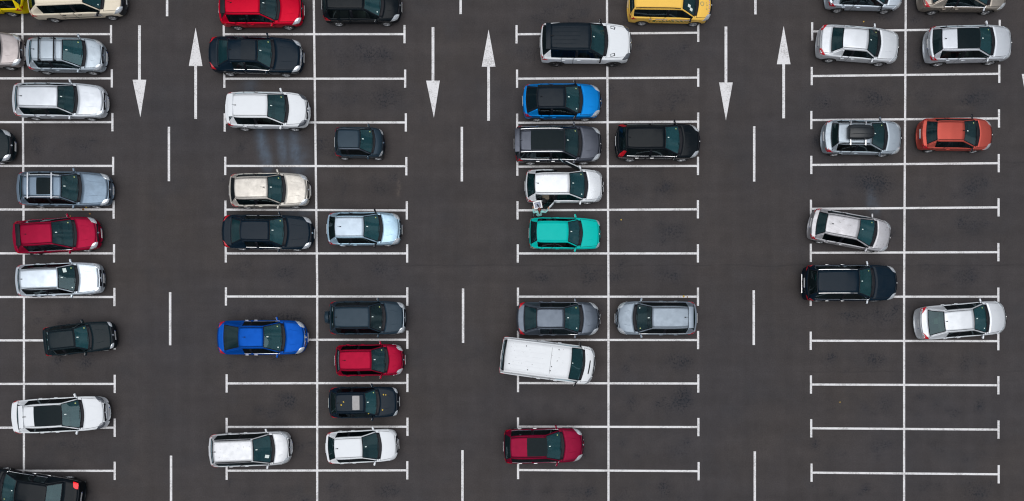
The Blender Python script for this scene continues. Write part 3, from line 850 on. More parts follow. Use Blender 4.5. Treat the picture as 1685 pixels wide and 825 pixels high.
def asphalt():
    m = bpy.data.materials.new("asphalt"); m.use_nodes = True; t = m.node_tree; b = t.nodes['Principled BSDF']
    b.inputs['Roughness'].default_value = .88; b.inputs['Specular IOR Level'].default_value = .25
    tcn = N(t, 'ShaderNodeTexCoord'); L = t.links.new
    def noise(scale, det=4, rough=.55, vec=None, dist=0):
        n = N(t, 'ShaderNodeTexNoise'); n.inputs['Scale'].default_value = scale; n.inputs['Detail'].default_value = det; n.inputs['Roughness'].default_value = rough; n.inputs['Distortion'].default_value = dist
        L(vec or tcn.outputs['Object'], n.inputs['Vector']); return n.outputs['Fac']
    def rng(v, a, b_, c, d):
        r = N(t, 'ShaderNodeMapRange'); L(v, r.inputs[0])
        for i, q in enumerate((a, b_, c, d)): r.inputs[i + 1].default_value = q
        return r.outputs[0]
    def mix(f, c1, c2, bt='MIX'):
        n = N(t, 'ShaderNodeMixRGB', blend_type=bt)
        for s_, v in (('Fac', f), ('Color1', c1), ('Color2', c2)):
            if isinstance(v, (int, float)): n.inputs[s_].default_value = v
            elif isinstance(v, tuple): n.inputs[s_].default_value = (*v, 1)
            else: L(v, n.inputs[s_])
        return n.outputs[0]
    def mul(a, b_):
        n = N(t, 'ShaderNodeMath', operation='MULTIPLY'); n.use_clamp = True
        for i, v in enumerate((a, b_)):
            if isinstance(v, (int, float)): n.inputs[i].default_value = v
            else: L(v, n.inputs[i])
        return n.outputs[0]
    c = mix(rng(noise(.13, 3), .35, .65, 0, 1), (.0496, .0434, .0424), (.0446, .0412, .0438))
    # laid in east-west passes: streaks along the paving direction
    mpn = N(t, 'ShaderNodeMapping'); mpn.inputs['Scale'].default_value = (.05, .9, 1); L(tcn.outputs['Object'], mpn.inputs['Vector'])
    c = mix(1.0, c, rng(noise(1.0, 4, .6, mpn.outputs[0]), .3, .7, .90, 1.10), 'MULTIPLY')
    mp2 = N(t, 'ShaderNodeMapping'); mp2.inputs['Scale'].default_value = (1.1, .05, 1); L(tcn.outputs['Object'], mp2.inputs['Vector'])
    c = mix(1.0, c, rng(noise(1.0, 3, .6, mp2.outputs[0]), .3, .7, .92, 1.08), 'MULTIPLY')
    c = mix(rng(noise(.45, 4, .6), .52, .72, 0, .35), c, (.036, .037, .042))
    c = mix(1.0, c, rng(noise(1.3, 6, .65), .3, .7, .90, 1.10), 'MULTIPLY')
    c = mix(1.0, c, rng(noise(14, 4, .7), .25, .75, .80, 1.20), 'MULTIPLY')
    c = mix(1.0, c, rng(noise(55, 2, .7), .25, .75, .70, 1.32), 'MULTIPLY')
    # stains: soaked-in soft dark patch plus drips broken up by noise
    def attr(nm):
        a = N(t, 'ShaderNodeAttribute'); a.attribute_name = nm; return a.outputs['Fac']
    stn = attr('stain')
    drip = mul(stn, rng(noise(8.5, 5, .75), .50, .58, 0, 1))
    c = mix(mul(drip, 1.0), c, (.010, .011, .015))
    c = mix(mul(mul(stn, rng(noise(2.2, 4), .3, .7, .2, 1)), .50), c, (.022, .025, .033))
    c = mix(mul(mul(attr('blue'), rng(noise(3.0, 5, .6), .3, .7, .35, 1)), .95), c, (.088, .116, .155))
    c = mix(mul(mul(attr('pale'), rng(noise(6.0, 5), .35, .65, .1, 1)), .8), c, (.14, .115, .10))
    # paving joints
    sp = N(t, 'ShaderNodeSeparateXYZ'); L(tcn.outputs['Object'], sp.inputs[0])
    for yj, x0, amp in ((PY(437), PX(640), .35), (PY(267), PX(1640), .5), (PY(612), PX(1300), .22)):
        w_ = N(t, 'ShaderNodeMath', operation='ADD'); L(sp.outputs['Y'], w_.inputs[0])
        L(rng(noise(.6, 3), 0, 1, -.14, .14), w_.inputs[1])
        d = N(t, 'ShaderNodeMath', operation='SUBTRACT'); L(w_.outputs[0], d.inputs[0]); d.inputs[1].default_value = yj
        ab = N(t, 'ShaderNodeMath', operation='ABSOLUTE'); L(d.outputs[0], ab.inputs[0])
        k = rng(ab.outputs[0], .015, .06, amp, 0)
        k = mul(k, rng(sp.outputs['X'], x0 - .5, x0 + .5, 0, 1)); k = mul(k, rng(noise(1.1, 3), .35, .6, .2, 1))
        c = mix(k, c, (.018, .018, .020))
    # grit: tiny pale stones
    vo = N(t, 'ShaderNodeTexVoronoi'); vo.inputs['Scale'].default_value = 3.0; L(tcn.outputs['Object'], vo.inputs['Vector'])
    c = mix(rng(vo.outputs['Distance'], .02, .035, .5, 0), c, (.13, .13, .12))
    L(c, b.inputs['Base Color'])
    bp = N(t, 'ShaderNodeBump'); bp.inputs['Strength'].default_value = .35; bp.inputs['Distance'].default_value = .01
    L(noise(70, 3), bp.inputs['Height']); L(bp.outputs[0], b.inputs['Normal'])
    return m
g_o = link("ground", gm, asphalt()); g_o['kind'] = 'structure'

# ------------------------------------------------------------------ road paint
def road_paint():
    m = bpy.data.materials.new("road_paint"); m.use_nodes = True; t = m.node_tree; b = t.nodes['Principled BSDF']; L = t.links.new
    b.inputs['Roughness'].default_value = .75; b.inputs['Specular IOR Level'].default_value = .3
    ge = N(t, 'ShaderNodeNewGeometry')
    n = N(t, 'ShaderNodeTexNoise'); n.inputs['Scale'].default_value = 12; n.inputs['Detail'].default_value = 6; n.inputs['Roughness'].default_value = .6; L(ge.outputs['Position'], n.inputs['Vector'])
    n2 = N(t, 'ShaderNodeTexNoise'); n2.inputs['Scale'].default_value = 1.6; n2.inputs['Detail'].default_value = 5; L(ge.outputs['Position'], n2.inputs['Vector'])
    ad = N(t, 'ShaderNodeMath', operation='ADD'); L(n.outputs['Fac'], ad.inputs[0])
    mu = N(t, 'ShaderNodeMath', operation='MULTIPLY'); L(n2.outputs['Fac'], mu.inputs[0]); mu.inputs[1].default_value = .7; L(mu.outputs[0], ad.inputs[1])
    r = N(t, 'ShaderNodeValToRGB'); e = r.color_ramp.elements
    e[0].position = .62; e[0].color = (.70, .70, .715, 1); e[1].position = 1.04; e[1].color = (.46, .455, .46, 1)
    el = r.color_ramp.elements.new(.85); el.color = (.66, .66, .675, 1)
    L(ad.outputs[0], r.inputs['Fac']); L(r.outputs[0], b.inputs['Base Color'])
    return m
RP = road_paint()
def sheet(name, polys, z):
    bm = bmesh.new()
    for p in polys: bm.faces.new([bm.verts.new((x, y, z)) for x, y in p])
    return from_bm(name, bm, RP)
ORD = ['first', 'second', 'third', 'fourth', 'fifth', 'sixth', 'seventh', 'eighth', 'ninth', 'tenth', 'eleventh']
LW, TL = .116, .50
def divider(pl, pr, ends, label):
    """one painted bay divider with its T end bars; pl, pr are ground points"""
    a, b = Vector(pl), Vector(pr); d = (b - a).normalized(); n = Vector((-d.y, d.x)) * LW / 2
    polys = []
    s = a + d * (LW / 2 if ends[0] else 0); e = b - d * (LW / 2 if ends[1] else 0)
    polys.append([tuple(s - n), tuple(e - n), tuple(e + n), tuple(s + n)])
    for q, on in ((a, ends[0]), (b, ends[1])):
        if on: polys.append([(q.x - LW / 2, q.y - TL), (q.x + LW / 2, q.y - TL), (q.x + LW / 2, q.y + TL), (q.x - LW / 2, q.y + TL)])
    tag(sheet('bay_divider_line', polys, .004), label, 'bay line', 'painted lines between the parking bays')
blocks = [
 ('at the left edge', [-60] * 11, [182.7, 184, 185, 186.2, 187, 187.7, 188.3, 188.7, 188.8, 188.8, 188.8], [56.5, 129.3, 201.3, 273.3, 345, 417.2, 489, 560.4, 632, 704, 775], [56.5, 129.3, 201.3, 273.3, 345, 417.2, 489, 560.4, 632, 704, 775], (False, True)),
 ('holding the microcar', [368.2, 369.2, 369.8, 370.7, 371, 371.5, 371.8, 372.2, 373, 373, 373], [665.6, 666.7, 667.8, 668.6, 669.4, 670, 670.2, 670.3, 670.4, 670.5, 670.2], [56.7, 129.8, 201.8, 273.3, 345.3, 417.3, 488.2, 559.4, 631.2, 702.9, 774.8], [56.5, 129.8, 201.8, 273.8, 346.5, 417.3, 488.2, 559.4, 630.4, 702.5, 774.2], (True, True)),
 ('around the white van', [850, 850.8, 851, 851.3, 851.6, 852, 852.3, 852.4, 852.4, 852.4, 852.5], [1149, 1148.9, 1148.8, 1148.5, 1148.4, 1148.4, 1148.5, 1148.7, 1149, 1149.2, 1149.6], [56.7, 129.8, 202.3, 274.5, 346.4, 417.3, 488.5, 559.5, 630.6, 702.3, 773.7], [54.2, 128, 200.5, 273.3, 344.7, 417.3, 488.5, 559.8, 631.4, 703, 775.6], (True, True)),
 ('nearest the right edge', [1336.4, 1335.7, 1335, 1335, 1334.4, 1334.2, 1334, 1334, 1334.4, 1334.8, 1335.4], [1645, 1644.3, 1643.8, 1643.4, 1643.1, 1642.8, 1642.7, 1642.7, 1642.8, 1643, 1643.3], [52, 125.5, 197.9, 271.7, 343.9, 416.3, 488.5, 561, 633, 705, 778], [47.9, 121.7, 195.2, 268.8, 341.5, 415.2, 488.5, 561.6, 634.2, 707.2, 780.7], (True, True)),
]
for bn, xl, xr, yl, yr, ends in blocks:
    for i in range(11):
        divider((PX(xl[i]), PY(yl[i])), (PX(xr[i]), PY(yr[i])), ends, f"white T-ended bay line, {ORD[i]} from the top in the block {bn}")
for (x0, x1), lab in (((36.5, 39.5), 'long white line through the middle of the bay block at the left edge'), ((516, 522), 'long white spine line left of the dark off-roader with a spare wheel'),
                      ((998.6, 1001.2), 'long white spine line passing the nose of the white off-roader with black roof'), ((1490.5, 1487.6), 'long white spine line passing the nose of the black off-roader with chrome rails')):
    a, b = Vector((PX(x0), PY(-30))), Vector((PX(x1), PY(860)))
    mid = [Vector((PX(x0 + (x1 - x0) * min(1, (y + 30) / 500)), PY(y))) for y in (-30, 200, 470, 860)]
    bm = bmesh.new(); L_, R_ = [], []
    for p in mid:
        L_.append(bm.verts.new((p.x - LW / 2, p.y, .008))); R_.append(bm.verts.new((p.x + LW / 2, p.y, .008)))
    for i in range(3): bm.faces.new((L_[i], R_[i], R_[i + 1], L_[i + 1]))
    tag(from_bm('bay_spine_line', bm, RP), lab, 'bay line', 'long spine lines of the bay blocks')
lane = [('lane left of the second bay block', 1, [(275, -60, 27), (278, 209, 298.5), (280, 481, 568.5), (281.5, 750, 840)]), ('middle lane', 2, [(758, -60, 23.5), (760, 209, 299), (762, 475, 564.5), (761, 741, 830)]), ('lane left of the last bay block', 3, [(1243, -60, 24), (1241, 208, 299), (1240.3, 478, 568), (1242, 743, 830)])]
for ln, k, ds in lane:
    for i, (x, y0, y1) in enumerate(ds):
        X0, Y0, Y1 = PX(x), PY(y0), PY(y1)
        tag(sheet('lane_dash', [[(X0 - .065, Y1), (X0 + .065, Y1), (X0 + .065, Y0), (X0 - .065, Y0)]], .004),
            f"white dash of the {ln}, {('at the top edge', 'second from the top', 'third from the top', 'at the bottom edge')[i]}", 'lane dash', 'dashes down the middle of the driving lanes')
def arrow(x, ytail, ybase, ytip, label, xt=None):
    X0, Xt = PX(x), PX(xt if xt else x)
    a, b, c = PY(ytail), PY(ybase), PY(ytip)
    hw = .075
    polys = [[(X0 - hw, a), (X0 + hw, a), (X0 + hw, b), (X0 - hw, b)], [(X0 - .375, b), (X0 - hw, b), (X0 + hw, b), (X0 + .375, b), (Xt, c)]]
    tag(sheet('direction_arrow', polys, .004), label, 'road arrow', 'long direction arrows on the driving lanes')
arrow(229.5, 42, 131.5, 193, 'white arrow pointing down beside the silver hatchback with black roof bars', 231)
arrow(322, 196, 109, 46, 'white arrow pointing up beside the tail of the black saloon')
arrow(712.5, 45, 133, 194, 'white arrow pointing down between the second and third bay blocks', 714)
arrow(804, 199, 110, 49, 'white arrow pointing up beside the blue crossover with black roof')
arrow(1194.5, 44, 136, 198.5, 'white arrow pointing down beside the nose of the yellow taxi')
arrow(1289.5, 195, 106, 43, 'white arrow pointing up beside the silver saloon')
arrow(1692.5, 34, 122, 186, 'white arrow pointing down, all but cut off by the picture edge')

# ------------------------------------------------------------------ the cars
WHITE = paint("white_paint", (.72, .755, .79), 0, .3, .02); WHITED = paint("white_paint_dirty", (.74, .77, .80), 0, .42, .03, .25)
PEARL = paint("pearl_white_paint", (.71, .745, .78), .25, .3, .04)
SILVER = paint("silver_paint", (.62, .66, .71), .60, .48, .025); SILVERW = paint("bright_silver_paint", (.70, .735, .775), .55, .48, .03)
SILVERB = paint("blue_silver_paint", (.40, .465, .525), .60, .44, .025); SILVERD = paint("grey_silver_paint", (.44, .45, .47), .80, .36, .09)
SILVERX = paint("stained_silver_paint", (.56, .56, .59), .60, .45, .12, 1.4); SILVERS = paint("silver_paint_specked", (.66, .68, .71), .50, .50, .02, .3)
GBLUE = paint("grey_blue_silver_paint", (.25, .30, .355), .60, .46, .015)
ICE = paint("ice_blue_paint", (.62, .70, .78), .55, .34, .06)
SKYB = paint("pale_blue_silver_paint", (.40, .58, .72), .60, .34, .07)
STEEL = paint("steel_blue_paint", (.16, .22, .29), .65, .40, .04)
BEIGE = paint("champagne_paint", (.62, .59, .54), .60, .44, .12, .8); TAUPE = paint("taupe_paint", (.40, .36, .31), .75, .36, .08); TAUPEL = paint("pale_taupe_paint", (.38, .345, .345), .65, .42, .06)
CREAM = paint("cream_paint", (.78, .70, .56), 0, .36, .06); YELLOW = paint("taxi_yellow_paint", (.84, .52, .10), 0, .30, .05); YELLOW2 = paint("lemon_yellow_paint", (.76, .58, .005), 0, .34, .06)
RED = paint("red_paint", (.47, .000, .020), .35, .36, .05); CRIM = paint("crimson_paint", (.28, .001, .024), .4, .36, .06); CRIM2 = paint("cherry_paint", (.27, .003, .030), .4, .36, .06); DARKRED = paint("wine_red_paint", (.19, .002, .026), .4, .36, .05)
ORANGE = paint("copper_orange_paint", (.47, .085, .064), .45, .40, .12)
BLUE = paint("royal_blue_paint", (.000, .066, .36), .4, .38, .04); AZURE = paint("azure_blue_paint", (.002, .19, .56), .4, .38, .04)
GREEN = paint("teal_green_paint", (.000, .47, .42), .0, .36, .08)
BLACK = paint("black_paint", (.003, .006, .009), 0, .18, .05); BLACKB = paint("blue_black_paint", (.002, .010, .020), .0, .18, .07)
NAVYG = paint("dark_slate_paint", (.016, .034, .052), .2, .32, .14); GRAPH = paint("graphite_paint", (.070, .078, .100), .7, .32, .08); GRAPH2 = paint("gunmetal_paint", (.095, .115, .145), .75, .32, .06); ANTH = paint("anthracite_paint", (.005, .013, .018), .0, .22, .05)

def z(s, off, *v): return [p / s + off for p in v]
LITLAMP = principled("lit_tail_lamp_red", (.70, .004, .010), .2, 0, 0.0, noise=.1)
LITLAMP.node_tree.nodes['Principled BSDF'].inputs['Emission Color'].default_value = (1, .004, .012, 1)
LITLAMP.node_tree.nodes['Principled BSDF'].inputs['Emission Strength'].default_value = .8
# far left row
car('hatchback', 'lemon yellow car cut off by the top edge, its tail beside the cream people carrier', 'car', 'hatch', [42, 36, 20, -58, -82, -118], -19, 0, YELLOW2, -1, H=1.52)
c_cream = car('people_carrier', 'cream people carrier with dark plastic bumper cut off by the top edge', 'car', 'mpv', z(3.75, 0, 168, 176, 205, 507, 632, 775), -15, 2.5, CREAM, tz=1.0, H=1.80, W=1.80, fo=.18, ro=.205, bumper=PLAST, roofw=.78, mirror=TRIM, handle=TRIM, groove=False, stick=2, privacy=True)
car('estate_car', 'pale taupe car cut off by the left edge, only its bonnet showing', 'car', 'estate', [-102, -98, -85, -28, -2, 38.5], 73, 0, TAUPEL)
car('hatchback', 'silver hatchback with two black bars across its roof', 'car', 'hatch', z(3.75, 0, 172, 178, 190, 385, 520, 651), 81, -.5, SILVERB, bars=(.28, .76), H=1.50, W=1.72, rims='alloy5', zbf=.80, groove=False)
car('estate_car', 'plain silver estate car parked just below the hatchback with roof bars', 'car', 'estate', z(3.75, 0, 88, 92, 102, 357, 468, 659), 158, -.5, SILVER, W=1.80, antenna='rod', ant=.12, stick=0)
car('hatchback', 'near-black car cut off by the left edge with only its rounded nose showing', 'car', 'hatch', [-118, -114, -100, -45, -18, 22.5], 233, 0, ANTH)
car('estate_car', 'steel blue estate car with sunroof and pale roof bars', 'car', 'estate', z(3.75, 0, 115, 120, 132, 378, 492, 691), 306, -.3, STEEL, H=1.50, W=1.82, rails=SILVER, bars=(.18, .78), barmat=SILVER, sunroof=(.38, .74, .50, PANO), stick=1, antenna='none')
car('hatchback', 'crimson hatchback with bright headlamps below the steel blue estate', 'car', 'hatch', z(3.75, 0, 92, 100, 120, 322, 461, 618), 384.5, 3.8, CRIM2, H=1.58, W=1.80, chrome=True, spoiler=TRIM, antenna='rod', ant=.2)
r_ie = car('estate_car', 'pale ice blue estate car with black roof rails parked askew', 'car', 'estate', z(3.75, 0, 107, 110, 115, 360, 476, 632), 458.5, 2.2, ICE, H=1.44, W=1.72, rails=TRIM, nbow=.14, antenna='rod', ant=.08, stick=2, groove=False)
car('small_van', 'small boxy dull black car parked askew beneath the ice blue estate', 'car', 'estate', z(3.75, 0, 280, 284, 296, 462, 556, 708), 558.5, 6.3, ANTH, H=1.44, W=1.60, nbow=.10, rbow=.08, doors=2, antenna='none', lamplen=.6, wr=.28)
car('crossover', 'white crossover with black glass roof at the left above the moving black car', 'car', 'suv', z(3.667, 0, 92, 104, 134, 372, 494, 657), 685, 3, WHITE, H=1.60, W=1.84, sunroof=(.30, 1.0, .58, PANO), lamp=LAMPD, spoiler=True, rcrease=.4, nbow=.30, sill=WHITE, antenna='fin')
car('saloon_car', 'black saloon with lit red tail lamp driving out at the bottom left corner', 'car', 'sedan', [135, 101, 75, 24, 2, -32], 812, -8, BLACK, -1, H=1.44, W=1.86, chrome=True, handle=CHROME, antenna='none', parked=False, lamp_big=True, tail_lamp=LITLAMP)
# second block
z5 = lambda *v: z(3.93, 320, *v)
car('hatchback', 'bright red hatchback cut off by the top edge above the black saloon', 'car', 'hatch', z5(163, 170, 190, 424, 540, 705), 4, .3, RED, H=1.48, W=1.80, spoiler=TRIM, rims='alloy5', antenna='rod', ant=.2)
car('hatchback', 'black hatchback cut off by the top edge with an empty bay below it', 'car', 'hatch', z5(828, 833, 848, 1098, 1212, 1338), -3, 0, BLACK, H=1.56, W=1.76, stick=2, antenna='rod', ant=.4)
car('saloon_car', 'large black saloon with chrome window trim reversed over its bay end', 'car', 'sedan', z5(102, 153, 212, 408, 508, 703), 82, -.8, BLACKB, H=1.47, W=1.86, chrome=True, grille=CHROME, lamplen=1.0, zd=1.06, sunroof=(.45, .92, .56, BLACKROOF))
car('crossover', 'plain white crossover parked above the bluish smears on the asphalt', 'car', 'suv', z5(212, 222, 242, 474, 596, 747), 173, -.3, WHITE, H=1.68, W=1.84, sill=WHITE, lamp=LAMPD, spoiler=True, nbow=.34, privacy=True, stick=1)
z6 = lambda *v: z(3.75, 320, *v)
car('microcar', 'tiny dark grey two-seat car, shortest in the lot', 'car', 'smart', z6(868, 872, 880, 1024, 1110, 1174), 228, -.6, NAVYG, doors=2, bpost=.72, lamplen=.45, nbow=.16, rbow=.10, rims='alloy5', fo=.15, ro=.16, railmat=GRAPH2, antenna='none', cowlw=.08, bonnet_lines=False)
car('estate_car', 'champagne beige estate car between the smears and a black saloon', 'car', 'estate', z6(219, 224, 244, 454, 551, 712), 308.5, 1, BEIGE, H=1.47, W=1.78, antenna='rod', ant=.88, privacy=True)
car('saloon_car', 'blue-black saloon with rear window, tail over its bay end, beside the pale blue hatchback', 'car', 'sedan', z6(178, 227, 280, 464, 560, 735), 378.7, -.7, BLACKB, H=1.45, W=1.82, chrome=True, antenna='none')
car('hatchback', 'pale blue hatchback with silvery roof, its nose to the middle lane', 'car', 'hatch', z6(820, 829, 865, 1047, 1150, 1278), 373, .3, SKYB, H=1.50, W=1.74, mirror=TRIM, handle=SKYB, antenna='rod', ant=.2, nbow=.24, roofmat=paint('pale_blue_roof_paint', (.46, .55, .64), .4, .40, .03))
z7 = lambda *v: z(3.93, 320, *v)
r_ = car('fastback_car', 'royal blue fastback saloon with chrome grille', 'car', 'sedan', z7(157, 190, 286, 448, 574, 730), 555, .3, BLUE, H=1.46, W=1.84, chrome=True, handle=CHROME, grille=CHROME, nbow=.38, rbow=.20, zd=1.06, rcrease=.35, antenna='rod', ant=.25, stick=2, steer=-14)
r_sp = car('off_roader', 'dark slate off-roader carrying a spare wheel on its tail', 'car', 'suv', z7(880, 884, 898, 1138, 1226, 1370), 522, .3, NAVYG, H=1.72, W=1.78, rails=TRIM, bumper=SILVERB, rbumper=NAVYG, nbow=.16, rbow=.08, antenna='rod', ant=.08, spare=True, stick=2, groove=False)
car('hatchback', 'cherry red small hatchback parked below the off-roader with spare wheel', 'car', 'hatch', z7(912, 918, 936, 1148, 1242, 1360), 593, .8, CRIM, H=1.48, W=1.68, spoiler=False, lamplen=1.1, antenna='rod', ant=.18, stick=1)
z8 = lambda *v: z(3.837, 320, *v)
c_sun = car('hatchback', 'small black hatchback with pale grey sunroof and fallen leaves on it', 'car', 'hatch', z8(850, 858, 892, 1080, 1160, 1292), 663.4, .8, BLACKB, H=1.44, W=1.66, sunroof=(.56, .80, .46, principled("grey_sunroof_glass", (.20, .20, .21), .25, 0, .6, noise=.1)), nbow=.14, lamplen=.6, antenna='rod', ant=.1, stick=1)
car('hatchback', 'white hatchback with black roof edges below the small black hatchback', 'car', 'hatch', z8(832, 844, 882, 1062, 1170, 1287), 737.8, 2.8, WHITE, H=1.49, W=1.74, lamp=PEARL, antenna='rod', ant=.12, stick=0, nbow=.24)
r_mp = car('people_carrier', 'silver people carrier with black roof rails reversed over its bay end', 'car', 'mpv', z8(100, 104, 114, 370, 494, 615), 743, 2.3, SILVERS, H=1.68, W=1.80, rails=TRIM, roofw=.70, antenna='rod', ant=.06, privacy=True, stick=0, groove=False)
# third block
z1 = lambda *v: z(3.93, 820, *v)
r_rr = car('off_roader', 'big white off-roader with black roof straddling the spine line', 'car', 'suv', z1(270, 284, 332, 602, 698, 857), 59, -.4, WHITE, H=1.80, W=1.98, roofmat=BLACKROOF, railmat=BLACKROOF, roofw=.75, mirror=TRIM, sill=WHITE, rims='dark5', wr=.38, lamp=LAMPD, belt=1.13, zc=1.16, zbf=1.02, nbow=.22, rbow=.16, spoiler=BLACKROOF, privacy=True, antenna='fin', stick=0, handle=WHITE, groove=False)
r_yt = car('people_carrier', 'amber yellow taxi with printed door lettering cut off by the top edge', 'car', 'mpv', [1033, 1036, 1043, 1124.5, 1146.5, 1171], -5, -1.0, YELLOW, H=1.64, W=1.76, rails=TRIM, roofw=.72, bumper=PLAST, rbumper=YELLOW, mirror=TRIM, handle=YELLOW, stick=0, antenna='none', zt_add=.05, spoiler=False, groove=False)
car('crossover', 'azure blue crossover with black roof and sloping tail', 'car', 'hatch', z1(157, 178, 255, 438, 533, 665), 159, .3, AZURE, H=1.56, W=1.78, roofmat=BLACKROOF, railmat=BLACKROOF, rcrease=.3, nbow=.32, rbow=.22, belt=1.02, zc=1.05, zbf=.88, zd=1.08, mirror=TRIM, privacy=True, antenna='rod', ant=.15, wr=.335, floor=.24, stick=2)
z2 = lambda *v: z(3.587, 820, *v)
car('off_roader', 'graphite off-roader with black glass roof next to the white hatchback with open doors', 'car', 'suv', z2(94, 101, 120, 394, 482, 608), 230.4, .2, GRAPH, H=1.66, W=1.88, sunroof=(.26, .98, .56, PANO), rails=CHROME, chrome=True, handle=CHROME, wr=.36, nbow=.26, antenna='fin', finmat=GRAPH, stick=1, spoiler=True, groove=False)
r_od = car('hatchback', 'white hatchback standing with two doors open, a person beside it', 'car', 'estate', z2(158, 170, 214, 424, 518, 620), 301.5, .4, PEARL, H=1.48, W=1.74, open={'rr': 47, 'fl': 26}, antenna='rod', ant=.1, stick=2, nbow=.24)
car('hatchback', 'teal green old hatchback below the person with the box', 'car', 'estate', z2(182, 190, 224, 418, 489, 603), 381, -.4, GREEN, H=1.42, W=1.66, nbow=.10, rbow=.08, lamplen=.5, rims='dark5', antenna='none', stick=0, wr=.285, roofw=.70, groove=False, tail_lamp=principled("amber_red_tail_lamp", (.40, .05, .015), .2, 0, 1, noise=.3))
r_cr = car('off_roader', 'glossy black off-roader with tall red tail lamps, alone right of the spine line', 'car', 'suv', z2(690, 708, 756, 988, 1076, 1187), 225.8, .1, BLACK, H=1.68, W=1.82, tall_lamp=True, chrome=True, handle=CHROME, privacy=True, nbow=.30, rcrease=.45, antenna='rod', ant=.1, stick=1)
z3 = lambda *v: z(3.75, 800, *v)
car('saloon_car', 'gunmetal grey saloon directly above the white van', 'car', 'sedan', z3(186, 235, 313, 486, 586, 703), 523.5, 0, GRAPH2, H=1.46, W=1.80, chrome=True, nbow=.36, rbow=.22, antenna='none', stick=2, rcrease=.4)
car('hatchback', 'silver grey hatchback facing left, the only parked car nose to the spine line', 'car', 'hatch', z3(1298, 1289, 1256, 1022, 919, 797), 522.4, 0, GBLUE, -1, H=1.49, W=1.79, spoiler=True, antenna='rod', ant=.12, nbow=.36, chrome=True, stick=2, rbow=.22)
r_van = car('delivery_van', 'tall white panel van parked askew across its bay', 'van', 'van', z3(92, 96, 106, 524, 600, 670), 591.0, -7.2, WHITED, tz=1.2, nz=.85, rearglass=False, bblack=False, nbow=.24, rbow=.03, bpost=.80, lamplen=.9, mirror=TRIM, antenna='none', stick=0, groove=False, fo=.165, ro=.19, cowlw=.10, zbf=1.10)
z4 = lambda *v: z(3.837, 800, *v)
car('crossover', 'wine red crossover with black glass roof near the bottom edge', 'car', 'suv', z4(110, 117, 150, 384, 481, 617), 736.5, 1.2, DARKRED, H=1.60, W=1.84, sunroof=(.46, 1.0, .54, PANO), chrome=True, handle=CHROME, spoiler=False, nbow=.34, rbow=.16, sill=DARKRED, antenna='none', belt=1.02, zc=1.05, zbf=.88, zd=1.08, floor=.24, stick=1)
# fourth block
z9 = lambda *v: z(3.927, 1300, *v)
car('hatchback', 'pale ice blue hatchback cut off by the top edge above the silver saloon', 'car', 'hatch', z9(236, 268, 330, 548, 630, 727), -24, -1.3, ICE, H=1.48, W=1.74, mirror=TRIM, antenna='none', stick=0, lamp=LAMPC)
car('saloon_car', 'taupe saloon cut off by the top edge beside the ice blue hatchback', 'car', 'sedan', z9(838, 920, 1005, 1190, 1290, 1397), -21.5, 0, TAUPE, H=1.48, W=1.78, chrome=True, rims='alloy5', antenna='none', stick=0, mirror=SILVER)
car('saloon_car', 'bright silver saloon with upright boot turned slightly askew', 'car', 'sedan', z9(182, 268, 342, 512, 576, 700), 63, -4.3, SILVERW, H=1.43, W=1.74, nbow=.18, rbow=.12, zd=1.02, antenna='none', stick=1, rcrease=.75, roofw=.72)
car('crossover', 'silver crossover with black glass roof parked over the bay line', 'car', 'suv', z9(876, 920, 982, 1230, 1312, 1417), 63, 1.5, SILVER, H=1.62, W=1.84, sunroof=(.39, 1.0, .58, PANO), nbow=.22, rbow=.22, mirror=SILVERW, antenna='rod', ant=.1, stick=1, sill=PLAST, rcrease=.6)
za = lambda *v: z(3.436, 1300, *v)
r_bx = car('hatchback', 'silver blue hatchback with a black box strapped on its roof', 'car', 'hatch', za(186, 232, 273, 467, 542, 628), 219, -.8, SILVERB, H=1.52, W=1.76, rails=TRIM, bars=(.34, .78), barmat=CHROME, nbow=.24, rbow=.24, antenna='none', stick=1, groove=False, mirror=GRAPH2)
car('hatchback', 'copper orange small hatchback with pinkish roof', 'car', 'hatch', za(732, 770, 832, 990, 1062, 1140), 215, -.4, ORANGE, H=1.43, W=1.66, nbow=.26, rbow=.20, rcrease=.5, wr=.29, stick=1, antenna='rod', ant=.95, mirror=TRIM, doors=2)
car('hatchback', 'silver hatchback with stained roof parked askew above the black off-roader', 'car', 'hatch', za(114, 150, 205, 393, 480, 565), 371.5, -10.3, SILVERX, H=1.50, W=1.72, nbow=.26, rbow=.20, antenna='rod', ant=.2, stick=1)
zb_ = lambda *v: z(3.75, 1300, *v)
r_bs = car('off_roader', 'black off-roader with chrome roof rails reversed over its bay end', 'car', 'suv', zb_(80, 108, 166, 430, 512, 650), 463, 0, BLACKB, H=1.74, W=1.92, rails=CHROME, chrome=True, handle=CHROME, mirror=SILVER, wr=.37, nbow=.30, privacy=True, antenna='none', stick=1, rcrease=.5, groove=False)
r_ss = car('saloon_car', 'silver fastback saloon parked askew at the far right', 'car', 'sedan', zb_(784, 852, 957, 1138, 1218, 1330), 527.3, 4.7, SILVERW, H=1.46, W=1.82, nbow=.38, rbow=.22, chrome=False, antenna='rod', ant=.06, stick=2, rcrease=.4, zd=1.06, mirror=SILVERW)

# ------------------------------------------------------------------ things belonging to single cars
def near_patch(name, root, dr, corners, mat, off=.006, nu=6, nv=4, rnd=.2):
    return from_bm(name, dr.patch(corners, off, nu, nv, rnd, .004), mat, root, 50)
# spare wheel on the slate off-roader
r, g, dr = r_sp
tm = bmesh.new()
lathe_y(tm, [(-.11, .20), (-.11, .30), (-.08, .345), (.08, .345), (.11, .32), (.125, .26), (.13, .10), (.13, .0)], 28)
bmesh.ops.transform(tm, matrix=Matrix.Translation((g['xt'] - .10, .05, .92)) @ Matrix.Rotation(R(90), 4, 'Z'), verts=tm.verts)
from_bm('spare_wheel', tm, NAVYG, r, 50)
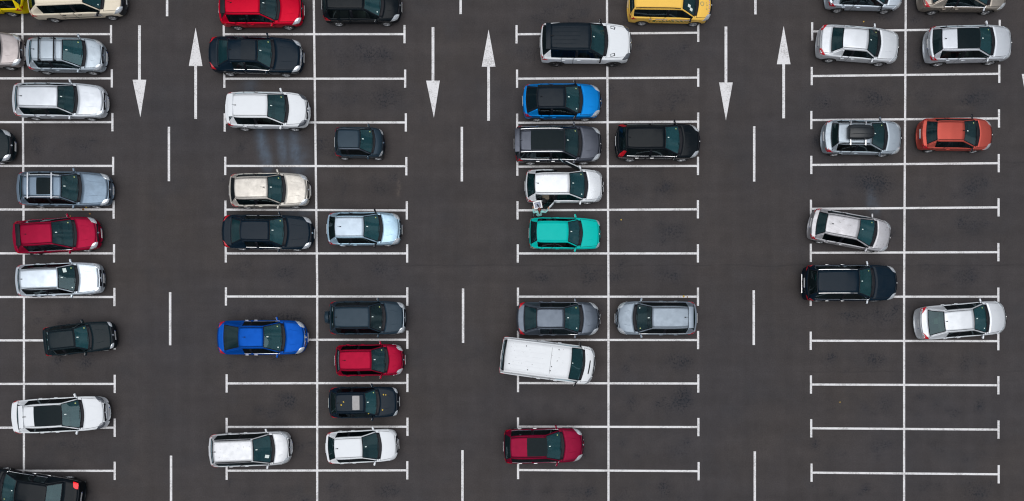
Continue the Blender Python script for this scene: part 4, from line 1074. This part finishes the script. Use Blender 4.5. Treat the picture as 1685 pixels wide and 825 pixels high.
# bonnet vents of the big white off-roader
r, g, dr = r_rr
for sgn in (-1, 1):
    def vq(k): return [(g['xc'] + .20 - k, sgn * (.70 + k), 1.2), (g['xc'] + .47 - k * 2, sgn * (.62 + k), 1.2), (g['xc'] + .50 - k * 2, sgn * (.78 - k), 1.2), (g['xc'] + .24 + k, sgn * (.84 - k), 1.2)]
    vo_ = near_patch('bonnet_vent', r, dr, vq(0), TRIM, .007)
    near_patch('vent_panel', vo_, dr, [(x + .03, y - sgn * .0, zz) for x, y, zz in vq(.04)], WHITE, .011)
for y in (-.42, -.21, 0, .21, .42):
    bm = bmesh.new(); tube(bm, [dr.down(g['xR'] + .15 + 1.45 * i / 6, y) - Vector((0, 0, .006)) for i in range(7)], .012, 5); from_bm('roof_rib', bm, BLACKROOF, r, 60)
# roof ribs, joint and plugs of the van, and the slot in its bonnet
r, g, dr = r_van
span = g['xh'] - g['xR']
for y in (-.66, -.45, -.20, .05, .30, .55):
    bm = bmesh.new(); tube(bm, [dr.down(g['xR'] + .20 + (span * .62 - .2) * i / 6, y) - Vector((0, 0, .004)) for i in range(7)], .012, 5); from_bm('roof_rib', bm, WHITED, r, 60)
bm = bmesh.new(); tube(bm, [dr.down(g['xR'] + span * .70, -.86 + 1.72 * i / 8) for i in range(9)],   .007, 5); from_bm('roof_joint', bm, PLAST, r, 60)
bm = bmesh.new(); tube(bm, [dr.down(g['xR'] + .10, -.86 + 1.72 * i / 8) for i in range(9)], .008, 5); from_bm('roof_joint', bm, PLAST, r, 60)
for fx, y in ((.32, .60), (.80, .62), (.10, -.42), (.38, -.62), (.72, -.30), (.71, -.52)):
    p = dr.down(g['xR'] + span * fx, y); bm = bmesh.new(); bmesh.ops.create_cone(bm, cap_ends=True, segments=12, radius1=.032, radius2=.026, depth=.016)
    bmesh.ops.translate(bm, vec=p + Vector((0, 0, .006)), verts=bm.verts); from_bm('roof_plug', bm, PLAST, r, 40)
near_patch('bonnet_slot', r, dr, [(g['xc'] + .30, -.46, 1.3), (g['xc'] + .38, -.46, 1.3), (g['xc'] + .42, .30, 1.3), (g['xc'] + .34, .30, 1.3)], TRIM, .008)
# printed lettering on the yellow taxi: too blurred to read in the photograph, so blotches of its colours
def print_mat(name, cols, scale):
    m = bpy.data.materials.new(name); m.use_nodes = True; t = m.node_tree; b = t.nodes['Principled BSDF']; b.inputs['Roughness'].default_value = .4
    tcn = N(t, 'ShaderNodeTexCoord'); n = N(t, 'ShaderNodeTexNoise'); n.inputs['Scale'].default_value = scale; n.inputs['Detail'].default_value = 2
    t.links.new(tcn.outputs['Object'], n.inputs['Vector'])
    rp = N(t, 'ShaderNodeValToRGB'); rp.color_ramp.interpolation = 'CONSTANT'
    el = rp.color_ramp.elements; el[0].color = (*cols[0], 1); el[1].position = .66; el[1].color = (*cols[-1], 1)
    for i, c in enumerate(cols[1:-1]): e = el.new(.42 + .09 * i); e.color = (*c, 1)
    t.links.new(n.outputs['Fac'], rp.inputs['Fac']); t.links.new(rp.outputs['Color'], b.inputs['Base Color'])
    return m
r, g, dr = r_yt
GP = print_mat('door_print', ((.02, .05, .015), (.08, .16, .03), (.84, .48, .045), (.6, .6, .58)), 9)
PP = principled('violet_print', (.30, .22, .42), .4, noise=.3, nscale=20); OP = principled('olive_print', (.36, .30, .10), .4, noise=.3, nscale=20)
W2 = g['W'] / 2
near_patch('door_print', r, dr, [(g['xB'] - .75, -W2 - .1, .62), (g['xc'] - .35, -W2 - .1, .62), (g['xc'] - .35, -W2 - .1, .82), (g['xB'] - .75, -W2 - .1, .82)], GP, .010, 12, 4, .1)
near_patch('door_print_strip', r, dr, [(g['xB'] - .95, -W2 - .1, .89), (g['xc'] - .30, -W2 - .1, .87), (g['xc'] - .30, -W2 - .1, .91), (g['xB'] - .95, -W2 - .1, .94)], principled('pale_violet_print', (.55, .48, .50), .4, noise=.3, nscale=16), .010, 12, 2, .0)
bm = bmesh.new()
for i in range(9):
    y = .30 - i * .105; p = dr.down(g['xn'] - .22, y)
    for dx in (-.022, .022): rbox(bm, p + Vector((dx, (i % 3 - 1) * .012, .003)), (.02 + .02 * (i % 2), .055, .006), 0)
    if i % 2: rbox(bm, p + Vector((0, .02, .003)), (.06, .014, .006), 0)
from_bm('bonnet_lettering', bm, PP, r)
bm = bmesh.new()
for i in range(6):
    y = .05 - i * .075; p = dr.down(g['xn'] - .38, y)
    rbox(bm, p + Vector(((i % 3) * .03 - .03, 0, .003)), (.09 - .02 * (i % 2), .030, .006), 0)
c0 = dr.down(g['xn'] - .62, -.05)
for k in range(10):
    a = k * math.pi / 5; q = dr.down(c0.x + math.cos(a) * .09, c0.y + math.sin(a) * .10); rbox(bm, q + Vector((0, 0, .003)), (.05, .05, .006), 0, Matrix.Rotation(a, 3, 'Z'))
from_bm('bonnet_emblem', bm, OP, r)
for dx, dy in ((.0, -.30), (.20, -.46)):
    c1, n1 = dr.near((g['xh'] + .36 + dx, dy - .02, 1.35)); bm = bmesh.new(); rbox(bm, c1 + n1 * .004, (.15, .19, .004), 0, n1.to_track_quat('Z', 'Y').to_matrix()); from_bm('windscreen_card', bm, STICK, r)
for (r, g, dr), f, y, sx, sy in ((r_mp, .80, -.40, .17, .22), (r_ie, .45, .42, .22, .17)):
    c1, n1 = dr.near((g['xh'] * (1 - f) + g['xc'] * f - .05, y, 1.3)); bm = bmesh.new(); rbox(bm, c1 + n1 * .004, (sx, sy, .004), 0, n1.to_track_quat('Z', 'Y').to_matrix()); from_bm('windscreen_card', bm, STICK, r)
# plate on the cream people carrier's bonnet and its sill stripe
r, g, dr = c_cream
near_patch('bonnet_print', r, dr, [(g['xn'] - .62, -.08, 1), (g['xn'] - .42, -.08, 1), (g['xn'] - .42, .14, 1), (g['xn'] - .62, .14, 1)], print_mat('bonnet_print', ((.62, .62, .64), (.75, .76, .78), (.20, .26, .42), (.78, .70, .56)), 14), .007)
near_patch('door_print', r, dr, [(g['xc'] - .62, -1, .70), (g['xc'] - .22, -1, .70), (g['xc'] - .22, -1, .84), (g['xc'] - .62, -1, .84)], print_mat('door_print_grey', ((.3, .3, .34), (.62, .6, .6), (.25, .27, .36), (.7, .64, .52)), 16), .009)
near_patch('side_stripe', r, dr, [(g['xwr'] + .45, -1, .60), (g['xwf'] - .45, -1, .60), (g['xwf'] - .45, -1, .64), (g['xwr'] + .45, -1, .64)], PLAST, .009, 12, 2, 0)
# box on the roof of the silver-blue hatchback
r, g, dr = r_bx
bm = bmesh.new(); rows = []
for i, (x, wd, hh) in enumerate(((-.70, .60, .10), (-.66, .70, .26), (-.40, .76, .34), (.0, .76, .36), (.35, .72, .33), (.58, .58, .24), (.68, .36, .10))):
    pr = [(-wd / 2, 0), (-wd / 2 * 1.02, hh * .45), (-wd / 2 * .9, hh * .85), (-wd / 2 * .6, hh), (0, hh * 1.03), (wd / 2 * .6, hh), (wd / 2 * .9, hh * .85), (wd / 2 * 1.02, hh * .45), (wd / 2, 0)]
    rows.append([bm.verts.new((x, y, zz)) for y, zz in pr])
for i in range(len(rows) - 1):
    for k in range(8): bm.faces.new((rows[i][k], rows[i][k + 1], rows[i + 1][k + 1], rows[i + 1][k]))
    bm.faces.new((rows[i][0], rows[i + 1][0], rows[i + 1][8], rows[i][8]))
bm.faces.new(rows[0]); bm.faces.new(rows[-1])
for y in (-.16, .16):
    tube(bm, [(-.62, y, .27), (-.40, y, .355), (0, y, .372), (.35, y, .345), (.56, y, .26)], .014, 5)
bx = from_bm('roof_box', bm, principled('black_roof_box_plastic', (.010, .014, .018), .38, noise=.15, bump=.08), None, 35)
zt_ = dr.down(0, 0).z + .105
bx.location = (r.location.x + (g['xR'] + (g['xh'] - g['xR']) * .62), r.location.y, zt_); bx.rotation_euler = r.rotation_euler
tag(bx, 'long black plastic luggage box strapped on top of the silver blue hatchback', 'roof box')
# exhaust-side rear bar of the black off-roader
r, g, dr = r_bs
bm = bmesh.new(); rbox(bm, Vector((g['xt'] - .01, 0, .60)), (.07, 1.05, .05), .02); from_bm('rear_step', bm, CHROME, r, 40)
# carton behind the rear window of the silver fastback
r, g, dr = r_ss
bm = bmesh.new(); rbox(bm, Vector((0, 0, .06)), (.22, .30, .12), .006)
cb = from_bm('carton', bm, principled('brown_card', (.42, .36, .24), .8, noise=.12))
M = r.matrix_basis @ Matrix.Translation((g['xg'] + .42, .06, g['belt'] - .005)); cb.matrix_world = M
tag(cb, 'beige carton lying behind the rear window of the silver fastback', 'carton')

# ------------------------------------------------------------------ the person at the open rear door, with a white box
def person(loc, rz):
    J = dict(pel=(0, -.06, .92), sp=(0, .0, 1.13), ch=(0, .07, 1.33), ne=(0, .10, 1.47), hd=(0, .125, 1.57), ht=(0, .145, 1.66), no=(0, .235, 1.575),
      hl=(-.09, 0, .88), kl=(-.10, .05, .49), al=(-.10, .0, .10), tl=(-.115, .15, .045), hr=(.09, 0, .88), kr=(.11, .0, .49), ar=(.12, -.06, .10), tr=(.135, .09, .045),
      sl=(-.165, .06, 1.385), el=(-.30, .07, 1.14), wl=(-.305, .30, 1.035), pl=(-.30, .375, 1.02), sr=(.165, .06, 1.385), er=(.335, .035, 1.20), wr=(.49, .20, 1.075), pr=(.52, .265, 1.055))
    Rd = dict(pel=.135, sp=.115, ch=.125, ne=.055, hd=.085, ht=.072, no=.016, hl=.095, kl=.062, al=.042, tl=.038, hr=.095, kr=.062, ar=.042, tr=.038,
      sl=.062, el=.046, wl=.030, pl=.034, sr=.062, er=.046, wr=.030, pr=.034)
    E = [('pel', 'sp'), ('sp', 'ch'), ('ch', 'ne'), ('ne', 'hd'), ('hd', 'ht'), ('hd', 'no'), ('pel', 'hl'), ('hl', 'kl'), ('kl', 'al'), ('al', 'tl'), ('pel', 'hr'), ('hr', 'kr'), ('kr', 'ar'), ('ar', 'tr'),
      ('ch', 'sl'), ('sl', 'el'), ('el', 'wl'), ('wl', 'pl'), ('ch', 'sr'), ('sr', 'er'), ('er', 'wr'), ('wr', 'pr')]
    for sd_, pk, d, s_, dn in (('L', 'pl', Vector((.25, .95, 0)), Vector((.95, -.25, 0)), Vector((.75, .1, -.35))), ('R', 'pr', Vector((.25, .90, -.2)), Vector((.9, -.3, 0)), Vector((.1, .5, -.85)))):
        P = Vector(J[pk])
        for k, (off, ln) in enumerate(((-.030, .060), (-.010, .072), (.010, .068), (.030, .052))):
            a = P + s_ * off + d * .035; b = a + d * ln * .5; c = b + (d * .4 + dn * .6).normalized() * ln * .55
            for nm_, q, rr in (('a', a, .0095), ('b', b, .009), ('c', c, .0075)): J[sd_ + str(k) + nm_] = tuple(q); Rd[sd_ + str(k) + nm_] = rr
            E += [(pk, sd_ + str(k) + 'a'), (sd_ + str(k) + 'a', sd_ + str(k) + 'b'), (sd_ + str(k) + 'b', sd_ + str(k) + 'c')]
        sg = 1 if sd_ == 'L' else -1
        a = P + s_ * (.042 * sg) + d * .0; b = a + (s_ * sg * .5 + d * .6) * .045
        J[sd_ + 't'] = tuple(a); J[sd_ + 'u'] = tuple(b); Rd[sd_ + 't'] = .011; Rd[sd_ + 'u'] = .009
        E += [(pk, sd_ + 't'), (sd_ + 't', sd_ + 'u')]
    ks = list(J); ix = {k: i for i, k in enumerate(ks)}
    me = bpy.data.meshes.new('person'); me.from_pydata([J[k] for k in ks], [(ix[a], ix[b]) for a, b in E], []); me.update()
    o = bpy.data.objects.new('person_skel', me); COL.objects.link(o)
    o.modifiers.new('k', 'SKIN')
    if not me.skin_vertices: me.attributes.new('skin', 'FLOAT', 'POINT')
    sv = me.skin_vertices[0].data
    for i, k in enumerate(ks):
        rr = Rd[k]; sv[i].radius = (rr, rr * (.78 if k in ('pel', 'sp', 'ch') else 1)); sv[i].use_root = (k == 'pel')
    o.modifiers.new('s', 'SUBSURF').levels = 2; o.modifiers['s'].render_levels = 2
    out = bpy.data.meshes.new_from_object(o.evaluated_get(bpy.context.evaluated_depsgraph_get()))
    bpy.data.objects.remove(o)
    skin = principled('skin', (.46, .27, .19), .55, noise=.08); shirt = principled('turquoise_shirt_cloth', (.30, .66, .64), .9, noise=.15, nscale=12, bump=.2, bscale=25)
    trous = principled('dark_red_trouser_cloth', (.24, .012, .035), .9, noise=.2, nscale=12, bump=.2, bscale=25); shoe = principled('black_shoe', (.012, .012, .013), .6, noise=.2)
    out.materials.clear()
    for m in (skin, shirt, trous, shoe): out.materials.append(m)
    pp = [Vector(J['wl']), Vector(J['wr'])]
    for p in out.polygons:
        c = p.center
        hand = min((c - q).length for q in pp) < .03 or (abs(c.x) > .2 and c.y > (.30 if c.x < 0 else .20) and c.z < 1.13)
        if c.z < .11: mi = 3
        elif c.z < .95 and abs(c.x) < .26: mi = 2
        elif c.z > 1.48 or hand: mi = 0
        else: mi = 1
        p.material_index = mi; p.use_smooth = True
    ob = bpy.data.objects.new('person', out); COL.objects.link(ob)
    hb = bmesh.new(); bmesh.ops.create_uvsphere(hb, u_segments=20, v_segments=14, radius=1)
    hb_d = [v for v in hb.verts if v.co.y > .35 and v.co.z < .25]
    bmesh.ops.delete(hb, geom=hb_d, context='VERTS')
    bmesh.ops.transform(hb, matrix=Matrix.Translation((0, .125, 1.645)) @ Matrix.Diagonal((.103, .118, .115, 1)), verts=hb.verts)
    tube(hb, [(0, .02, 1.66), (0, -.03, 1.60), (0, -.035, 1.50), (0, -.01, 1.42)], [.045, .05, .042, .015], 8)
    from_bm('hair', hb, principled('auburn_hair', (.11, .030, .016), .55, noise=.35, nscale=40, bump=.4, bscale=90), ob, 60)
    for sx in (-.032, .032):
        eb = bmesh.new(); bmesh.ops.create_uvsphere(eb, u_segments=10, v_segments=8, radius=.012); bmesh.ops.translate(eb, vec=(sx, .205, 1.60), verts=eb.verts)
        from_bm('eye', eb, PLATE, ob, 60)
    ob.location = loc; ob.rotation_euler = (0, 0, rz)
    tag(ob, 'person in turquoise top and red trousers holding a white box at the open door', 'person')
    return ob
px_, py_ = 1.47, 8.05
person((px_, py_, 0), R(4))
bm = bmesh.new()
rbox(bm, Vector((0, 0, .01)), (.43, .40, .012), 0)
for x in (-.192, .192): rbox(bm, Vector((x, 0, .075)), (.058, .40, .14), .004)
for y in (-.172, .172): rbox(bm, Vector((0, y, .075)), (.326, .056, .1398), .004)
wb_ = from_bm('box', bm, principled('white_card', (.86, .86, .87), .8, noise=.02)); wb_.location = (1.39, 8.52, 1.035); wb_.rotation_euler = (0, 0, R(13))
bm = bmesh.new(); rbox(bm, Vector((0, 0, .07)), (.30, .27, .05), .01); from_bm('padding', bm, principled('blue_grey_wrap', (.30, .32, .40), .8, noise=.35, nscale=14), wb_)
tag(wb_, 'open white box carried by the person, grey packing and a dark item inside', 'box')
bm = bmesh.new(); rbox(bm, Vector((0, 0, .0)), (.07, .17, .05), .02); dk = from_bm('dark_item', bm, principled('dark_item', (.012, .013, .02), .5, noise=.2)); dk.location = (1.40, 8.49, 1.155); dk.rotation_euler = (0, 0, R(38))
tag(dk, 'small dark item lying in the white box the person carries', 'item')
bm = bmesh.new(); rbox(bm, Vector((0, 0, 0)), (.13, .26, .26), .05, None, 3); tube(bm, [(0, .10, .10), (.04, .06, .30), (.14, .02, .43)], .012, 5)
bg_ = from_bm('bag', bm, principled('black_bag_leather', (.010, .010, .014), .5, noise=.2, bump=.2), None, 40); bg_.location = (px_ - .30, py_ - .03, .98)
tag(bg_, 'black bag hanging at the hip of the person with the box', 'bag')

# ------------------------------------------------------------------ fallen leaves
LEAF = [principled('yellow_leaf', (.55, .36, .03), .7, noise=.25, nscale=30), principled('brown_leaf', (.24, .12, .03), .8, noise=.3, nscale=30)]
def leaf(x, y, zz, sz, mt, label, group):
    bm = bmesh.new(); n = 5; L_, R_ = [], []
    for i in range(n + 1):
        t = i / n; wv = math.sin(math.pi * min(1, t * 1.02)) ** .8 * .38 * sz
        L_.append(bm.verts.new(((t - .5) * sz, wv, .012 * sz * 8 * t * (1 - t) + .006))); R_.append(bm.verts.new(((t - .5) * sz, -wv, .010 * sz * 6 * t * (1 - t) + .004)))
    for i in range(n):
        if i == 0 or i == n - 1: pass
        bm.faces.new((L_[i], R_[i], R_[i + 1], L_[i + 1]))
    bmesh.ops.remove_doubles(bm, verts=bm.verts, dist=1e-4)
    o = from_bm('fallen_leaf', bm, LEAF[mt]); o.location = (x, y, zz); o.rotation_euler = (0, 0, random.uniform(0, 6.28))
    so_ = o.modifiers.new('t', 'SOLIDIFY'); so_.thickness = .002
    tag(o, label, 'leaf', group)
for px, py, sz, mt in ((137, 345, .15, 1), (142, 341, .11, 0), (148, 352, .12, 1), (139, 408, .17, 1), (164, 406, .10, 1), (116, 356, .10, 1), (1125, 488, .13, 0), (1131, 489, .09, 1), (1022, 362, .08, 0), (1382, 662, .07, 0), (1421, 36, .09, 0)):
    leaf(PX(px), PY(py), .009, sz, mt, 'fallen leaf lying flat on the asphalt', 'fallen leaves on the asphalt')
r, g, dr = c_sun
for lx, ly, sz in ((g['xR'] + .42, .06, .09), (g['xR'] + .30, -.10, .10), (g['xh'] + .12, -.58, .09), (g['xc'] + .22, -.42, .10), (g['xc'] + .28, .40, .09), (g['xc'] + .40, .38, .08)):
    p = r.matrix_basis @ dr.down(lx, ly); leaf(p.x, p.y, p.z + .002, sz, 0, 'yellow leaf lying on the small black hatchback with grey sunroof', 'leaves on the black hatchback')
